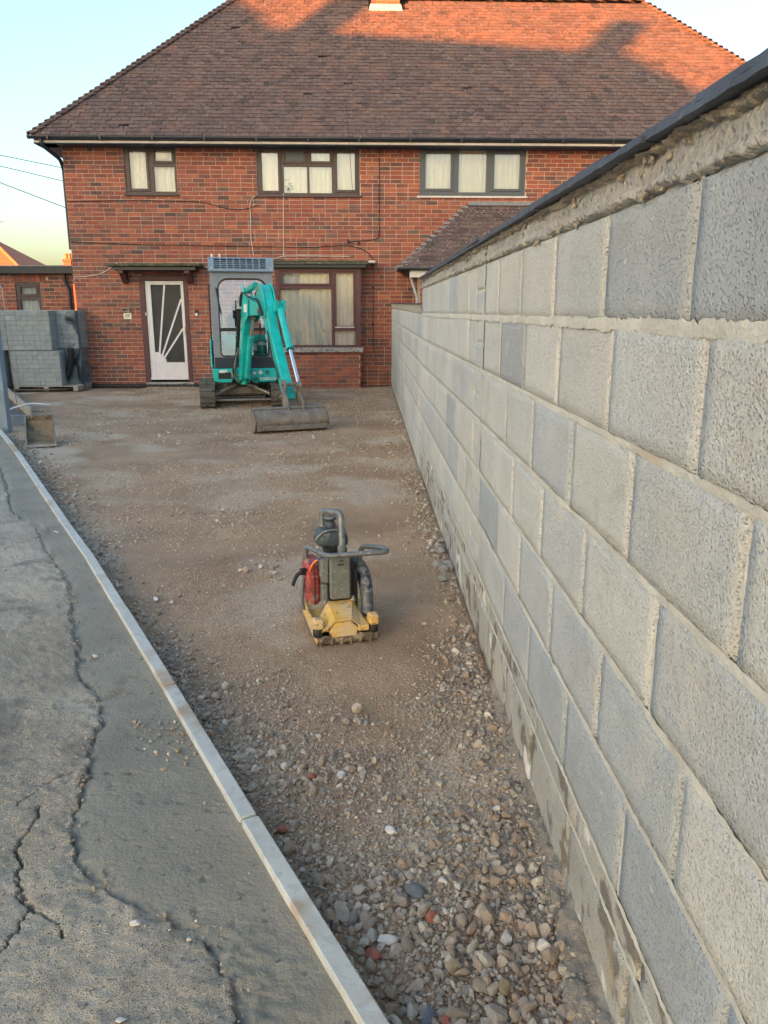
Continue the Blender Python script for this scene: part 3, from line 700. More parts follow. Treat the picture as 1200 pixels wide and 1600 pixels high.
for r in range(8):
    z1 = ztop - r * CH; z0 = z1 - .215
    if r == 6: z0 = z1 - .068
    if r == 7: z1 = .217; z0 = .002
    h = z1 - z0; j0 = rowoff[r % 7]
    ks = [j0 + .4535 * k for k in range(-6, 16)]
    cuts = sorted([k for k in ks if not (PIER[0] - .12 < k < PIER[1] + .12)] + list(PIER) + [7.215])
    cuts = [k for k in cuts if -1.2 < k <= 7.2151]
    for a, b in zip(cuts, cuts[1:]):
        w = b - a - .010
        if w < .05: continue
        if abs(a - PIER[0]) < .01 and r in (0, 1, 2, 3, 4, 5):      # toothed-in pieces of half height
            hh = (h - .01) / 2
            wsplit = .24 if r % 2 else .27
            for zz in (z0, z0 + hh + .01): put_block(wall, a + .005, zz, wsplit, hh, dx=.002)
            put_block(wall, a + .015 + wsplit, z0, w - wsplit - .01, h)
        else:
            mm = 'block'
            if (r == 5 and a < 2.7) or (r == 0 and a < 1.6) or (r == 1 and 2.4 < a < 2.9) or (r == 4 and 2.9 < a < 3.3) or (r == 3 and 4.2 < a < 4.7): mm = 'block_blue'
            if r >= 6: mm = 'block_dirty'
            put_block(wall, a + .005, z0, w, h, mm)
put = None
# half-course row under the last full one
cuts = [1.02 + .4535 * k for k in range(-4, 14)] + [7.215]
cuts = [c_ for c_ in cuts if c_ <= 7.2151]
m = MB()
# backing mortar and rear of wall
def ragged_strip(m, y0, y1, zc, half, x_, seed, vertical=False, n=None, z0=None, z1=None):
    """mortar filling a joint: flat ribbon with wandering edges at depth x_, fine tears"""
    a0, a1 = (z0, z1) if vertical else (y0, y1)
    n = max(3, int((a1 - a0) / .009)); V_ = []; F = []
    for i in range(n + 1):
        a = a0 + (a1 - a0) * i / n
        for j, t in enumerate((-1, -.35, .35, 1)):
            hw = half * (1 + .5 * mn.noise(Vector((a * 11, seed + t, 0))) + .5 * mn.noise(Vector((a * 47, seed + t, 4))) + (.1 if vertical else .3) * mn.noise(Vector((a * 130, seed + t, 8))))
            x = x_ - .0016 * mn.noise(Vector((a * 9, seed, 2))) - .0016 * mn.noise(Vector((a * 60, seed, t))) + (.0008 if abs(t) == 1 else 0)
            V_.append((x, y0 + t * hw, a) if vertical else (x, a, zc + t * hw))
        if i:
            o = (i - 1) * 4
            for j in range(3): F.append((o + j, o + 4 + j, o + 4 + j + 1, o + j + 1) if vertical else (o + j, o + j + 1, o + 4 + j + 1, o + 4 + j))
    m.add(V_, F, False)
m.box((.0105, -1.2, -.2), (.20, 7.212, ztop + .05))
m.build('mortar_core', M['block_mortar'], wall)
m = MB()
for r in range(1, 7):
    z = ztop - r * CH + .005
    ragged_strip(m, -1.2, 7.21, z, .0085 if r > 1 else .013, .0007 if r > 1 else -.0035, r * 5.1)
for r in range(7):
    z1 = ztop - r * CH; z0 = z1 - (.215 if r < 6 else .068)
    for k in range(-6, 16):
        y = rowoff[r] + .4535 * k
        if y < -1.1 or y > 7.1 or (PIER[0] - .12 < y < PIER[1] + .12): continue
        a = z0 + (0 if rnd.random() < .6 else rnd.uniform(.04, .12)); b = z1 - (0 if rnd.random() < .7 else rnd.uniform(.03, .08))
        ragged_strip(m, y, y, 0, *rnd.choice(((.0056, .0042), (.0056, .0075), (.0056, .0030))), rnd.random() * 99, True, None, a, b)
    for y in PIER[:1]: ragged_strip(m, y, y, 0, .015, -.004, r, True, None, z0, z1) if r < 4 else None
ragged_strip(m, -1.2, 7.21, .222, .008, .0008, 77.7)
m.build('mortar_joint', M['block_mortar'], wall, 'stuff')
# grey bedding band below the slates: rough height field with a lumpy lower lip
m = MB()
def band(u, v):
    y = .3 + 6.915 * u ** 1.5; t = v
    low = ztop + .001 + .010 * mn.noise(Vector((y * 9, 2, 0))) + .005 * mn.noise(Vector((y * 34, 2, 0)))
    top = 1.719
    z = low + (top - low) * t
    x = -.005 - .006 * mn.noise(Vector((y * 8, z * 14, 1))) - .004 * mn.noise(Vector((y * 38, z * 38, 5))) - .003 * mn.noise(Vector((y * 130, z * 130, 5)))
    if t < .04: x = .006
    elif t < .30: x -= .010 * abs(mn.noise(Vector((y * 32, 4, z * 20)))) + .002 + .006 * max(0, mn.noise(Vector((y * 110, 4, z * 90))))
    elif t > .6: x += .012 * (t - .6)
    return (x, y, z)
m.grid(band, 900, 14, True, flip=False)
m.build('bedding_band', M['band'], wall)
m = MB()
def ooze(u, v):
    y = .55 + 6.66 * u ** 1.7; dr = .5 + .9 * mn.noise(Vector((y * 5, 3, 1))) + .5 * mn.noise(Vector((y * 26, 3, 1))) + .3 * mn.noise(Vector((y * 80, 3, 1)))
    hgt = .004 + .020 * max(0, dr); z = 1.722 - hgt * v
    x = -.014 - .010 * mn.noise(Vector((y * 22, v * 2, 5))) - .008 * mn.noise(Vector((y * 80, v * 5, 5))) - .004 * mn.noise(Vector((y * 220, v * 9, 5))) - .005 * math.sin(v * math.pi)
    if v > .97: x = .0
    return (x, y, z)
m.grid(ooze, 1300, 8, True, flip=True)
r2 = random.Random(5)
for i in range(280):
    y = r2.uniform(-.9, 7.15); low = r2.random() < .45
    z = (ztop + .006 + r2.gauss(0, .005)) if low else 1.703 + r2.gauss(0, .012)
    if not low and mn.noise(Vector((y * 3.1, 8, 8))) < -.05: continue
    rr = r2.uniform(.003, .008) if low else r2.uniform(.003, .008)
    me = stone_mesh('t', 900 + i % 40, 3, .8, 1.2 if low else 1.3, 1.1, .6, M['lump'], 2)
    m.add([tuple(Vector((-.008 - rr * .3, y, z)) + v.co * rr) for v in me.vertices], [tuple(p.vertices) for p in me.polygons], True)
m.build('squeezed_mortar', M['lump'], wall, 'stuff')
def slate(w, d, t, seed):
    m = MB(); n = 12
    top = []; V_ = []
    for i in range(n + 1):
        y = w * i / n; q = mn.noise(Vector((y * 22, seed, 0))) * .005
        V_ += [(q, y, 0), (q + .002, y, t), (d, y, t), (d, y, 0)]
    F = []
    for i in range(n):
        a = i * 4; b = a + 4
        F += [(a, a + 1, b + 1, b), (a + 1, a + 2, b + 2, b + 1), (a + 2, a + 3, b + 3, b + 2), (a + 3, a, b, b + 3)]
    F += [(0, 3, 2, 1), (n * 4, n * 4 + 1, n * 4 + 2, n * 4 + 3)]
    m.add(V_, F, False); me = m.mesh('capping_slate'); me.materials.append(M['slate']); return me
slates = [slate(.43, .30, .011, i) for i in range(4)]
for layer in range(2):
    y = -1.2 - layer * .2
    while y < 7.0:
        o = bpy.data.objects.new('capping_slate', slates[rnd.randrange(4)]); sc.collection.objects.link(o); o.parent = wall
        o.location = (-.040 + layer * .006 + rnd.uniform(-.006, .006), y, 1.720 + layer * .0125); o.rotation_euler = (rnd.uniform(-.006, .006), rnd.uniform(-.012, .012), rnd.uniform(-.01, .01))
        y += .434
# far, lower section (its courses climb slightly towards the house)
lowwall.rotation_euler = (R(.55), 0, 0)
LL = 8.66
for r in range(7):
    z1 = 1.425 - r * CH; z0 = z1 - .215
    if r == 6: z0 = z1 - .08
    y = -rnd.uniform(0, .4)
    while y < LL:
        a = max(y, .005); b = min(y + .44, LL)
        if b - a > .06: put_block(lowwall, a, z0, round(b - a, 2), z1 - z0, dx=.001)
        y += .45
m = MB(); m.box((.0105, .003, -.2), (.2, LL + .01, 1.46)); m.build('mortar_core', M['block_mortar'], lowwall)
m = MB()
for r in range(1, 7): ragged_strip(m, .01, LL, 1.425 - r * CH + .005, .010, -.0008, r * 3.7 + 60)
m.build('mortar_joint', M['block_mortar'], lowwall, 'stuff')
m = MB()
def band2(u, v):
    y = u * LL; z = 1.426 + v * .085
    x = -.004 - .010 * mn.noise(Vector((y * 8, z * 14, 31))) - .006 * mn.noise(Vector((y * 38, z * 38, 35)))
    return (x if v > .04 else .006, y, z)
m.grid(band2, 300, 8, True); m.box((.01, .003, 1.46), (.2, LL, 1.511)); m.build('bedding_band', M['lump'], lowwall)
y = 0
while y < LL - .3:
    o = bpy.data.objects.new('capping_slate', slates[rnd.randrange(4)]); sc.collection.objects.link(o); o.parent = lowwall
    o.location = (-.022 + rnd.uniform(-.006, .006), y, 1.512); o.rotation_euler = (rnd.uniform(-.006, .006), rnd.uniform(-.012, .012), rnd.uniform(-.01, .01)); y += .434
# rough footing at the base of the near wall
m = MB()
def foot(u, v):
    y = -1.0 + u * 3.9; wl = float(np.interp(y, [-1, 1.3, 1.5, 1.8, 2.24, 2.6, 2.9], [.10, .095, .075, .045, .05, .03, .01]))
    wl *= 1 + .3 * mn.noise(Vector((y * 7, 0, 3)))
    t = v
    x = -wl * (1 - t) + .012 * t
    z = .014 + .034 * t + .016 * mn.noise(Vector((y * 14, x * 30, 0))) + .012 * mn.noise(Vector((y * 45, x * 60, 0)))
    if t < .1: z = -.05; x -= .004
    return (x + .006 * mn.noise(Vector((y * 30, t * 3, 9))), y, z)
m.grid(foot, 420, 12, True); o = m.build('wall_footing', M['footing']); o.location = (WX, 0, 0); o['kind'] = 'structure'
# ================================================================== HOUSE
HR = math.atan(.01)
house = empty('semi_detached_house', (0, 15.96, 0), HR, 'red brick semi-detached house with brown tiled hipped roof at the end of the drive', 'house')
HX0, HX1 = -5.60, 9.05
OPEN = [(-4.485, -3.515, 3.59, 4.43), (-2.03, -.10, 3.575, 4.43), (1.03, 3.04, 3.575, 4.43), (-4.37, -3.44, .05, 2.12), (-1.72, -.11, 0, 2.30)]
# depth of the facade: mortar sheet with openings (local: x along, -y towards the camera)
def wall_sheet(m, x0, x1, z0, z1, holes, y=0.0, back=.25):
    xsn = sorted({x0, x1, *[h[0] for h in holes], *[h[1] for h in holes]}); zsn = sorted({z0, z1, *[h[2] for h in holes], *[h[3] for h in holes]})
    xsn = [x for x in xsn if x0 <= x <= x1]; zsn = [z for z in zsn if z0 <= z <= z1]
    for a, b in zip(xsn, xsn[1:]):
        for c_, d_ in zip(zsn, zsn[1:]):
            cx, cz = (a + b) / 2, (c_ + d_) / 2
            if any(h[0] < cx < h[1] and h[2] < cz < h[3] for h in holes): continue
            m.add([(a, y, c_), (b, y, c_), (b, y, d_), (a, y, d_)], [(0, 1, 2, 3)])
    for h in holes:
        a, b, c_, d_ = h; c_ = max(c_, z0)
        m.add([(a, y, c_), (b, y, c_), (b, y, d_), (a, y, d_), (a, y + back, c_), (b, y + back, c_), (b, y + back, d_), (a, y + back, d_)], [(0, 4, 5, 1), (3, 2, 6, 7), (0, 3, 7, 4), (1, 5, 6, 2)])
m = MB()
wall_sheet(m, HX0, HX1, -.2, 4.5, OPEN, 0.0)
m.add([(HX0, 0, -.2), (HX0, 6.5, -.2), (HX0, 6.5, 4.5), (HX0, 0, 4.5)], [(0, 3, 2, 1)])
m.add([(HX1, 0, -.2), (HX1, 6.5, -.2), (HX1, 6.5, 4.5), (HX1, 0, 4.5)], [(0, 1, 2, 3)])
m.add([(HX0, 6.5, -.2), (HX1, 6.5, -.2), (HX1, 6.5, 4.5), (HX0, 6.5, 4.5)], [(0, 3, 2, 1)])
m.build('mortar_wall', M['mortar'], house)
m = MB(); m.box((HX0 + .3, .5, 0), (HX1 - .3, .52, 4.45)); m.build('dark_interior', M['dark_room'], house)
# bricks
bx = MB(); bx.box((.005, -.005, .005), (.220, .05, .070), .003)
brick_me = bx.mesh('brick'); brick_me.materials.append(M['brick'])
hx = MB(); hx.box((.005, -.005, .005), (.1075, .05, .070), .003)
half_me = hx.mesh('brick'); half_me.materials.append(M['brick'])
def clip(a, b, z0, z1, holes):
    segs = [(a, b)]
    for h in holes:
        if z1 <= h[2] + .012 or z0 >= h[3] - .012: continue
        out = []
        for s0, s1 in segs:
            if s1 <= h[0] or s0 >= h[1]: out.append((s0, s1)); continue
            if h[0] - s0 > .03: out.append((s0, h[0]))
            if s1 - h[1] > .03: out.append((h[1], s1))
        segs = out
    return segs
facade = []
nrow = 60
for r in range(nrow):
    z = -.045 + r * .0752
    if z > 4.44: break
    x = HX0 - (.1125 if r % 2 else 0)
    # every fifth course is laid as headers here and there
    while x < HX1:
        w = .225
        if rnd.random() < .06: w = .1125
        a, b = max(x, HX0), min(x + w, HX1)
        for s0, s1 in clip(a, b, z, z + .075, OPEN):
            if s1 - s0 > .03: facade.append((s0, s1, z))
        x += w
def visible_brick(b):
    x, z = (b[0] + b[1]) / 2, b[2]
    return not (x > .45 and z < 1.5 + max(0, x - .5) * .75)
full = [b for b in facade if b[1] - b[0] > .21 and visible_brick(b)]
# bay bricks
BX0, BX1, BD, BZ = -1.715, -.115, .40, .69
bay = []
for r in range(10):
    z = -.06 + r * .0752
    x = BX0 - (.1125 if r % 2 else 0)
    while x < BX1 - .02:
        a, b = max(x, BX0), min(x + .225, BX1)
        if b - a > .04: bay.append((a, b, z))
        x += .225
def add_brick(mb, a, b, z, y=0.0, jit=True):
    q = rnd.uniform(-.0025, .002) if jit else 0
    mb.box((a + .005, y - .006 + q, z + .005), (b - .005, y + .04, z + .070), .0025, tone=rnd.random())
piece = set(id(b) for b in sorted([b for b in full], key=lambda b: (-b[2], abs(b[0] + 1.5)))[:300 - 85])
fieldm = MB()
for b in facade:
    if id(b) in piece:
        o = bpy.data.objects.new('brick', brick_me); sc.collection.objects.link(o); o.parent = house; o.location = (b[0], rnd.uniform(-.0025, .002), b[2])
    else: add_brick(fieldm, *b)
# side walls and the course of the back are left in the same field
for r in range(nrow):
    z = -.045 + r * .0752
    if z > 4.44: break
    y = .0 if r % 2 else -.1125
    while y < 6.4:
        a, b = max(y, .012), min(y + .225, 6.5)
        fieldm.box((HX0 - .006, a + .005, z + .005), (HX0 + .03, b - .005, z + .070), .0, tone=rnd.random())
        y += .225
m = MB(); m.box((BX0 + .004, -BD + .004, -.1), (BX1 - .004, .0, BZ - .015)); m.build('bay_core', M['mortar'], house)
cnt = 0
for b in bay:
    if b[1] - b[0] > .21 and cnt < 85:
        o = bpy.data.objects.new('brick', brick_me); sc.collection.objects.link(o); o.parent = house; o.location = (b[0], -BD + rnd.uniform(-.002, .002), b[2]); cnt += 1
    else: add_brick(fieldm, b[0], b[1], b[2], -BD)
for r in range(10):
    z = -.06 + r * .0752
    for k in range(2):
        fieldm.box((BX1 - .03, -BD + .045 + k * .18, z + .005), (BX1 + .004, -BD + .045 + k * .18 + .165, z + .070), .002, tone=rnd.random())
fieldm.build('brickwork', M['brick'], house, 'stuff')

# --- roof
EZ = 4.52; OH = .35; EX0 = HX0 - .40; EX1 = HX1 + .35; DEPTH = 6.5 + 2 * OH; HD = DEPTH / 2
HD = 3.36
roof = empty('roof'); roof.parent = house
# local eaves plane y=-OH; slope 45 degrees; ridge at y=-OH+HD
RZ = EZ + HD
CHIM = (.10, .86, 2.69, 4.0)
m = MB()
E = [(EX0, -OH, EZ), (EX1, -OH, EZ), (EX1, -OH + 2 * HD, EZ), (EX0, -OH + 2 * HD, EZ)]; Rg = [(EX0 + HD, -OH + HD, RZ), (EX1 - HD, -OH + HD, RZ)]
m.add(E + Rg, [(0, 1, 5, 4), (1, 2, 5), (2, 3, 4, 5), (3, 0, 4)])
m.build('underlay', M['underlay'], roof)
GA = .1135; TW = .170; SQ = math.sqrt(2)
tile_m = MB(); tile_m.box((.003, 0, 0), (TW - .004, .20, .020), .0018); tile_me = tile_m.mesh('roof_tile'); tile_me.materials.append(M['tile'])
def tile_matrix(x, v):    # x along the eaves, v up the slope; tail lifted over the course below
    up = Vector((0, 1 / SQ, 1 / SQ)); nn = Vector((0, -1 / SQ, 1 / SQ))
    base = Vector((x, -OH, EZ)) + up * (v - .035) + nn * (.018 + rnd.uniform(-.003, .006))
    ang = R(45) - math.asin(.024 / .2) + rnd.uniform(-.012, .012)
    return Matrix.Translation(base) @ Matrix.Rotation(ang, 4, 'X') @ Matrix.Rotation(rnd.gauss(0, .007), 4, 'Z')
tiles = []
ncourse = int(HD * SQ / GA)
for r in range(ncourse):
    v = r * GA; inset = v / SQ
    x = EX0 - (TW / 2 if r % 2 else 0)
    while x < EX1:
        if x + TW > EX0 + inset + .03 and x < EX1 - inset - .03:
            zc = EZ + v / SQ; yc = -OH + v / SQ
            if not (CHIM[0] - .05 < x + TW / 2 < CHIM[1] + .05 and yc > CHIM[2] + .0):
                tiles.append((x, v, r))
        x += TW
tf = MB()
ind = set(id(t) for t in sorted([t for t in tiles if t[0] > EX0 + .6 and t[0] + t[1] < 3.0], key=lambda t: (t[2], abs(t[0] + 1.5)))[:300])
for t in tiles:
    x, v, r = t
    inset = max(0, (v + .06) / SQ)
    if rnd.random() < .004: continue
    Mx = tile_matrix(x + rnd.gauss(0, .0018), v)
    if id(t) in ind:
        o = bpy.data.objects.new('roof_tile', tile_me); sc.collection.objects.link(o); o.parent = roof; o.matrix_local = Mx
    else:
        a = max(0.0015, EX0 + inset - x); b = min(TW - .0025, EX1 - inset - x)
        if b - a < .02: continue
        tf.box((a + .002, 0, 0), (b - .002, .2, .020), 0, M=Mx, tone=rnd.random())
# side slopes (plain courses, seen only from the side)
for side in (0, 1):
    for r in range(ncourse):
        v = r * GA; ins = v / SQ; y = -OH + ins + .02
        while y < -OH + 2 * HD - ins - .1:
            if side == 0: Mx = Matrix.Translation((EX0 + ins - .02, y + TW, EZ + ins + .0)) @ Matrix.Rotation(-math.pi / 2, 4, 'Z') @ Matrix.Rotation(R(41), 4, 'X')
            else: Mx = Matrix.Translation((EX1 - ins + .02, y, EZ + ins + .0)) @ Matrix.Rotation(math.pi / 2, 4, 'Z') @ Matrix.Rotation(R(41), 4, 'X')
            if side == 1 or r % 1 == 0: tf.box((0, 0, 0), (TW - .004, .18, .013), 0, M=Mx, tone=rnd.random())
            y += TW
tf.build('tiling', M['tile'], roof, 'stuff')
# bonnet hip tiles and ridge tiles
def hip(p0, p1, n, r_, name, lift=.015):
    p0 = Vector(p0); p1 = Vector(p1); d_ = (p1 - p0); L_ = d_.length / n
    rot = d_.to_track_quat('Y', 'Z').to_matrix().to_4x4()
    me = None
    mm = MB(); V_ = []; F = []
    nn_ = 7
    for j, (yy_, rr, zz) in enumerate(((-.03, r_ * 1.12, .030), (L_ * 1.02, r_ * .86, .0))):
        for k in range(nn_):
            a = math.pi * (.06 + .88 * k / (nn_ - 1)); V_.append((math.cos(a) * rr, yy_, math.sin(a) * rr * .62 + zz - .02))
        for k in range(nn_):
            a = math.pi * (.06 + .88 * k / (nn_ - 1)); V_.append((math.cos(a) * (rr - .014), yy_, math.sin(a) * (rr - .014) * .62 + zz - .034))
    for k in range(nn_ - 1):
        F += [(k, k + 1, 14 + k + 1, 14 + k), (7 + k, 21 + k, 21 + k + 1, 7 + k + 1), (k, 7 + k, 7 + k + 1, k + 1)]
    F += [(0, 14, 21, 7), (6, 13, 27, 20)]
    mm.add(V_, F, False); me = mm.mesh(name); me.materials.append(M['tile'])
    for i in range(n):
        o = bpy.data.objects.new(name, me); sc.collection.objects.link(o); o.parent = roof
        o.matrix_local = Matrix.Translation(p0 + d_ * (i / n) + Vector((0, 0, lift + rnd.uniform(-.003, .004)))) @ rot @ Matrix.Rotation(rnd.gauss(0, .03), 4, 'Z')
nh = int(HD * SQ / GA)
hip(E[0], Rg[0], nh, .095, 'hip_tile'); hip(E[1], Rg[1], nh, .095, 'hip_tile')
hip(Rg[0], Rg[1], int((Rg[1][0] - Rg[0][0]) / .3), .12, 'ridge_tile', .03)
# chimney with cream flaunching
ch = empty('chimney'); ch.parent = roof
m = MB(); m.box((CHIM[0] + .08, CHIM[2] + .12, 6.6), (CHIM[1] - .08, 3.75, 9.3)); m.build('mortar_core', M['mortar'], ch)
m = MB()
for r in range(34):
    z = 6.75 + r * .0752; x = CHIM[0] + .075 - (.1125 if r % 2 else 0)
    while x < CHIM[1] - .08:
        a, b = max(x, CHIM[0] + .075), min(x + .225, CHIM[1] - .075)
        if b - a > .04: m.box((a + .004, CHIM[2] + .112, z + .004), (b - .004, CHIM[2] + .15, z + .071), .002, tone=rnd.random())
        x += .225
m.build('brickwork', M['brick'], ch, 'stuff')
m = MB(); m.prism([(CHIM[0], 7.50), (CHIM[1], 7.50), (CHIM[1] - .06, 7.70), (CHIM[0] + .06, 7.70)], CHIM[2] - .02, CHIM[2] + .13, 'y', .01); m.build('flaunching', M['fascia_white'], ch)
m = MB()
for x in (.30, .66): m.lathe([(.12, 9.3), (.12, 9.34), (.10, 9.36), (.085, 9.6), (.105, 9.62), (.105, 9.66), (.08, 9.66)], (x, 3.25, 0)); 
m.build('chimney_pot', M['tile_orange'], ch)
# fascia, soffit, gutter, downpipe
m = MB()
prof = [(-OH - .02, 4.385), (-OH + .015, 4.385), (-OH + .015, 4.47), (-OH - .02, 4.47)]
m.box((EX0 + .03, -OH + .002, 4.385), (EX1 - .03, -OH + .024, 4.515), .003); m.build('fascia', M['fascia_dark'], house)
m = MB(); m.box((EX0 + .03, -OH - .010, 4.402), (EX1 - .03, -OH + .002, 4.442), .002); m.build('fascia_strip', M['fascia_white'], house)
m = MB(); m.box((EX0 + .03, -OH + .024, 4.388), (EX1 - .03, .02, 4.402)); m.box((EX0 + .02, -.35, 4.388), (HX0 - .001, 6.8, 4.402)); m.build('soffit', M['fascia_dark'], house)
m = MB()
def gutter(m, x0, x1, yc, zc, r_=.055):
    V_ = []; n = 9
    for x in (x0, x1):
        for k in range(n):
            a = math.pi + math.pi * k / (n - 1); V_.append((x, yc + math.cos(a) * r_, zc + math.sin(a) * r_))
        for k in range(n):
            a = math.pi + math.pi * k / (n - 1); V_.append((x, yc + math.cos(a) * (r_ - .006), zc + math.sin(a) * (r_ - .006)))
    F = []
    for k in range(n - 1):
        F += [(k, k + 1, 2 * n + k + 1, 2 * n + k), (n + k, 3 * n + k, 3 * n + k + 1, n + k + 1), (k, n + k, n + k + 1, k + 1), (2 * n + k, 2 * n + k + 1, 3 * n + k + 1, 3 * n + k)]
    F += [(0, 2 * n, 3 * n, n), (n - 1, 2 * n - 1, 4 * n - 1, 3 * n - 1)]
    m.add(V_, F, True)
gutter(m, EX0 - .05, EX1, -OH - .055, 4.505)
for i in range(16):
    x = EX0 + .3 + i * .93; m.box((x, -OH - .112, 4.44), (x + .03, -OH + .001, 4.512), .003)
m.build('gutter', M['gutter'], house)
m = MB(); m.tube([(EX0 + .18, -OH - .055, 4.45), (EX0 + .18, -OH - .055, 4.36), (HX0 - .02, -.10, 4.17), (HX0 - .045, .12, 4.05), (HX0 - .045, .12, 2.6)], .034, 12, corner=.06); m.build('downpipe', M['gutter'], house)

# --- windows
def pane(m, x0, x1, z0, z1, y): m.box((x0, y, z0), (x1, y + .004, z1))
def window(holes, opening, frame_m, y0, sashes, t=.05, name='window', curtain='curtain', fr=.05, sillm=None, sill=(0, 0), parent=None, gl='glass'):
    """sashes: (x0,x1,z0,z1,own_frame) clear rectangles of the panes"""
    w = empty(name); w.parent = parent or house
    x0, x1, z0, z1 = opening
    m = MB()
    # outer frame and mullions as bars around each sash
    xsn = sorted({x0, x1, *[s_[0] for s_ in sashes], *[s_[1] for s_ in sashes]}); zsn = sorted({z0, z1, *[s_[2] for s_ in sashes], *[s_[3] for s_ in sashes]})
    for a, b in zip(xsn, xsn[1:]):
        run = None
        for c_, d_ in zip(zsn, zsn[1:]):
            cx, cz = (a + b) / 2, (c_ + d_) / 2
            if any(s_[0] < cx < s_[1] and s_[2] < cz < s_[3] for s_ in sashes):
                if run: m.box((a, y0, run[0]), (b, y0 + t, run[1])); run = None
            else: run = (run[0], d_) if run else (c_, d_)
        if run: m.box((a, y0, run[0]), (b, y0 + t, run[1]))
    m.build('frame', frame_m, w)
    for s_ in sashes:
        own = s_[4] if len(s_) > 4 else 0
        if own:
            q = .034; m = MB(); a, b, c_, d_ = s_[:4]
            m.box((a - .012, y0 - .016, c_ - .012), (a + q, y0 + t * .8, d_ + .012), .004); m.box((b - q, y0 - .016, c_ - .012), (b + .012, y0 + t * .8, d_ + .012), .004)
            m.box((a + q, y0 - .015, c_ - .012), (b - q, y0 + t * .8, c_ + q), .004); m.box((a + q, y0 - .015, d_ - q), (b - q, y0 + t * .8, d_ + .012), .004)
            m.build('sash', frame_m, w)
        m = MB(); pane(m, s_[0] + .001, s_[1] - .001, s_[2] + .001, s_[3] - .001, y0 + t * .5); m.build('pane', M[gl], w)
    if curtain:
        m = MB()
        def cur(u, v):
            x = x0 + .01 + u * (x1 - x0 - .02); return (x, y0 + t + .05 + .012 * math.sin(x * 58 + 2 * math.sin(x * 9)) + .006 * mn.noise(Vector((x * 20, v * 3, 0))), z0 + v * (z1 - z0))
        m.grid(cur, 110, 6, True, flip=False); m.build('curtain', M[curtain], w)
    if sillm:
        m = MB(); m.box((x0 - sill[0], y0 - sill[1], z0 - .035), (x1 + sill[0], y0 + .02, z0 - .001), .005); m.build('sill', sillm, w)
    return w
a, b, c_, d_ = OPEN[0]
w1 = window(None, (a, b, c_, d_), M['frame_brown'], .02, [(a + .06, a + .44, c_ + .06, d_ - .05, 1), (a + .54, b - .05, c_ + .545, d_ - .05, 1), (a + .54, b - .05, c_ + .045, c_ + .48)], sillm=M['frame_brown'], sill=(.03, .06), gl='glass_dull')
m = MB(); m.box((a + .60, .062, c_ + .63), (b - .17, .066, d_ - .085)); m.build('painted_reflection', M['curtain_cream_glow'], w1)  # pale sheet behind the upper right sash, painted in place of a bright reflection
a, b, c_, d_ = OPEN[1]
w2 = window(None, (a, b, c_, d_), M['frame_brown'], .02, [(a + .06, a + .43, c_ + .05, d_ - .05, 1), (a + .50, a + .92, c_ + .57, d_ - .04, 1), (a + .99, a + 1.40, c_ + .57, d_ - .05, 1), (a + .50, a + .94, c_ + .045, c_ + .51), (a + .98, a + 1.40, c_ + .045, c_ + .51), (a + 1.47, b - .06, c_ + .07, d_ - .05, 1)], curtain='curtain_cream_glow', sillm=M['frame_brown'], sill=(.04, .06))
m = MB(); m.box((a + .505, .028, c_ + .60), (a + .915, .036, d_ - .045), .002); m.box((a + .51, .024, c_ + .575), (a + .91, .034, c_ + .592)); m.box((a + .51, .024, c_ + .60), (a + .91, .034, c_ + .61)); m.build('vent_panel', M['frame_grey'], w2)
m = MB(); m.lathe([(.03, 0), (.045, .08), (.047, .085)], (a + .58, .085, c_ + .045), n=10)
m.build('plant_pot', M['pot'], w2)
m = MB()
for k in range(26):
    x = a + .58 + rnd.gauss(0, .05); z = c_ + .16 + rnd.gauss(0, .05); m.box((x, .085, z), (x + .022, .088, z + .02), 0, M=None)
m.build('plant_leaves', M['plant'], w2)
a, b, c_, d_ = OPEN[2]
w3 = window(None, (a, b, c_, d_), M['frame_grey'], .01, [(a + .08, a + .62, c_ + .10, d_ - .07, 1), (a + .74, a + 1.26, c_ + .07, d_ - .05), (a + 1.38, b - .08, c_ + .10, d_ - .07, 1)], curtain='curtain_cream_glow', sillm=M['fascia_white'], sill=(.05, .05))
# --- bay window with flat roof shelf
bw = empty('bay_window'); bw.parent = house
fy = -BD
zb, zt = .775, 2.245
m = MB(); m.box((BX0 - .07, fy - .07, .685), (BX1 + .06, .0, .775), .008); m.build('sill', M['sill'], bw)
m = MB()
bars = [(BX0, BX0 + .09, zb, zt), (BX1 - .09, BX1 + .02, zb, zt), (BX0 + .09, BX1 - .09, zt - .06, zt), (BX0 + .09, BX1 - .09, zb, zb + .045), (-.66, -.60, zb + .045, zt - .06), (BX0 + .09, -.66, 1.865, 1.925), (-.60, BX1 - .09, 1.085, 1.145)]
for q in bars: m.box((q[0], fy, q[2]), (q[1], fy + .07, q[3]), .005)
m.box((BX1 - .03, fy + .071, zb), (BX1 + .015, .0, zt), .004); m.box((BX0, fy + .071, zb), (BX0 + .04, .0, zt), .004)
m.build('frame', M['frame_wood'], bw)
def sash(x0, x1, z0, z1, lower_white=False):
    m = MB(); q = .035
    m.box((x0, fy - .012, z0), (x0 + q, fy + .05, z1), .004); m.box((x1 - q, fy - .012, z0), (x1, fy + .05, z1), .004); m.box((x0 + q, fy - .011, z0), (x1 - q, fy + .05, z0 + q), .004); m.box((x0 + q, fy - .011, z1 - q), (x1 - q, fy + .05, z1), .004)
    m.build('sash', M['frame_wood'], bw)
sash(BX0 + .092, -.662, 1.927, zt - .062); sash(-.598, BX1 - .092, 1.147, zt - .062)
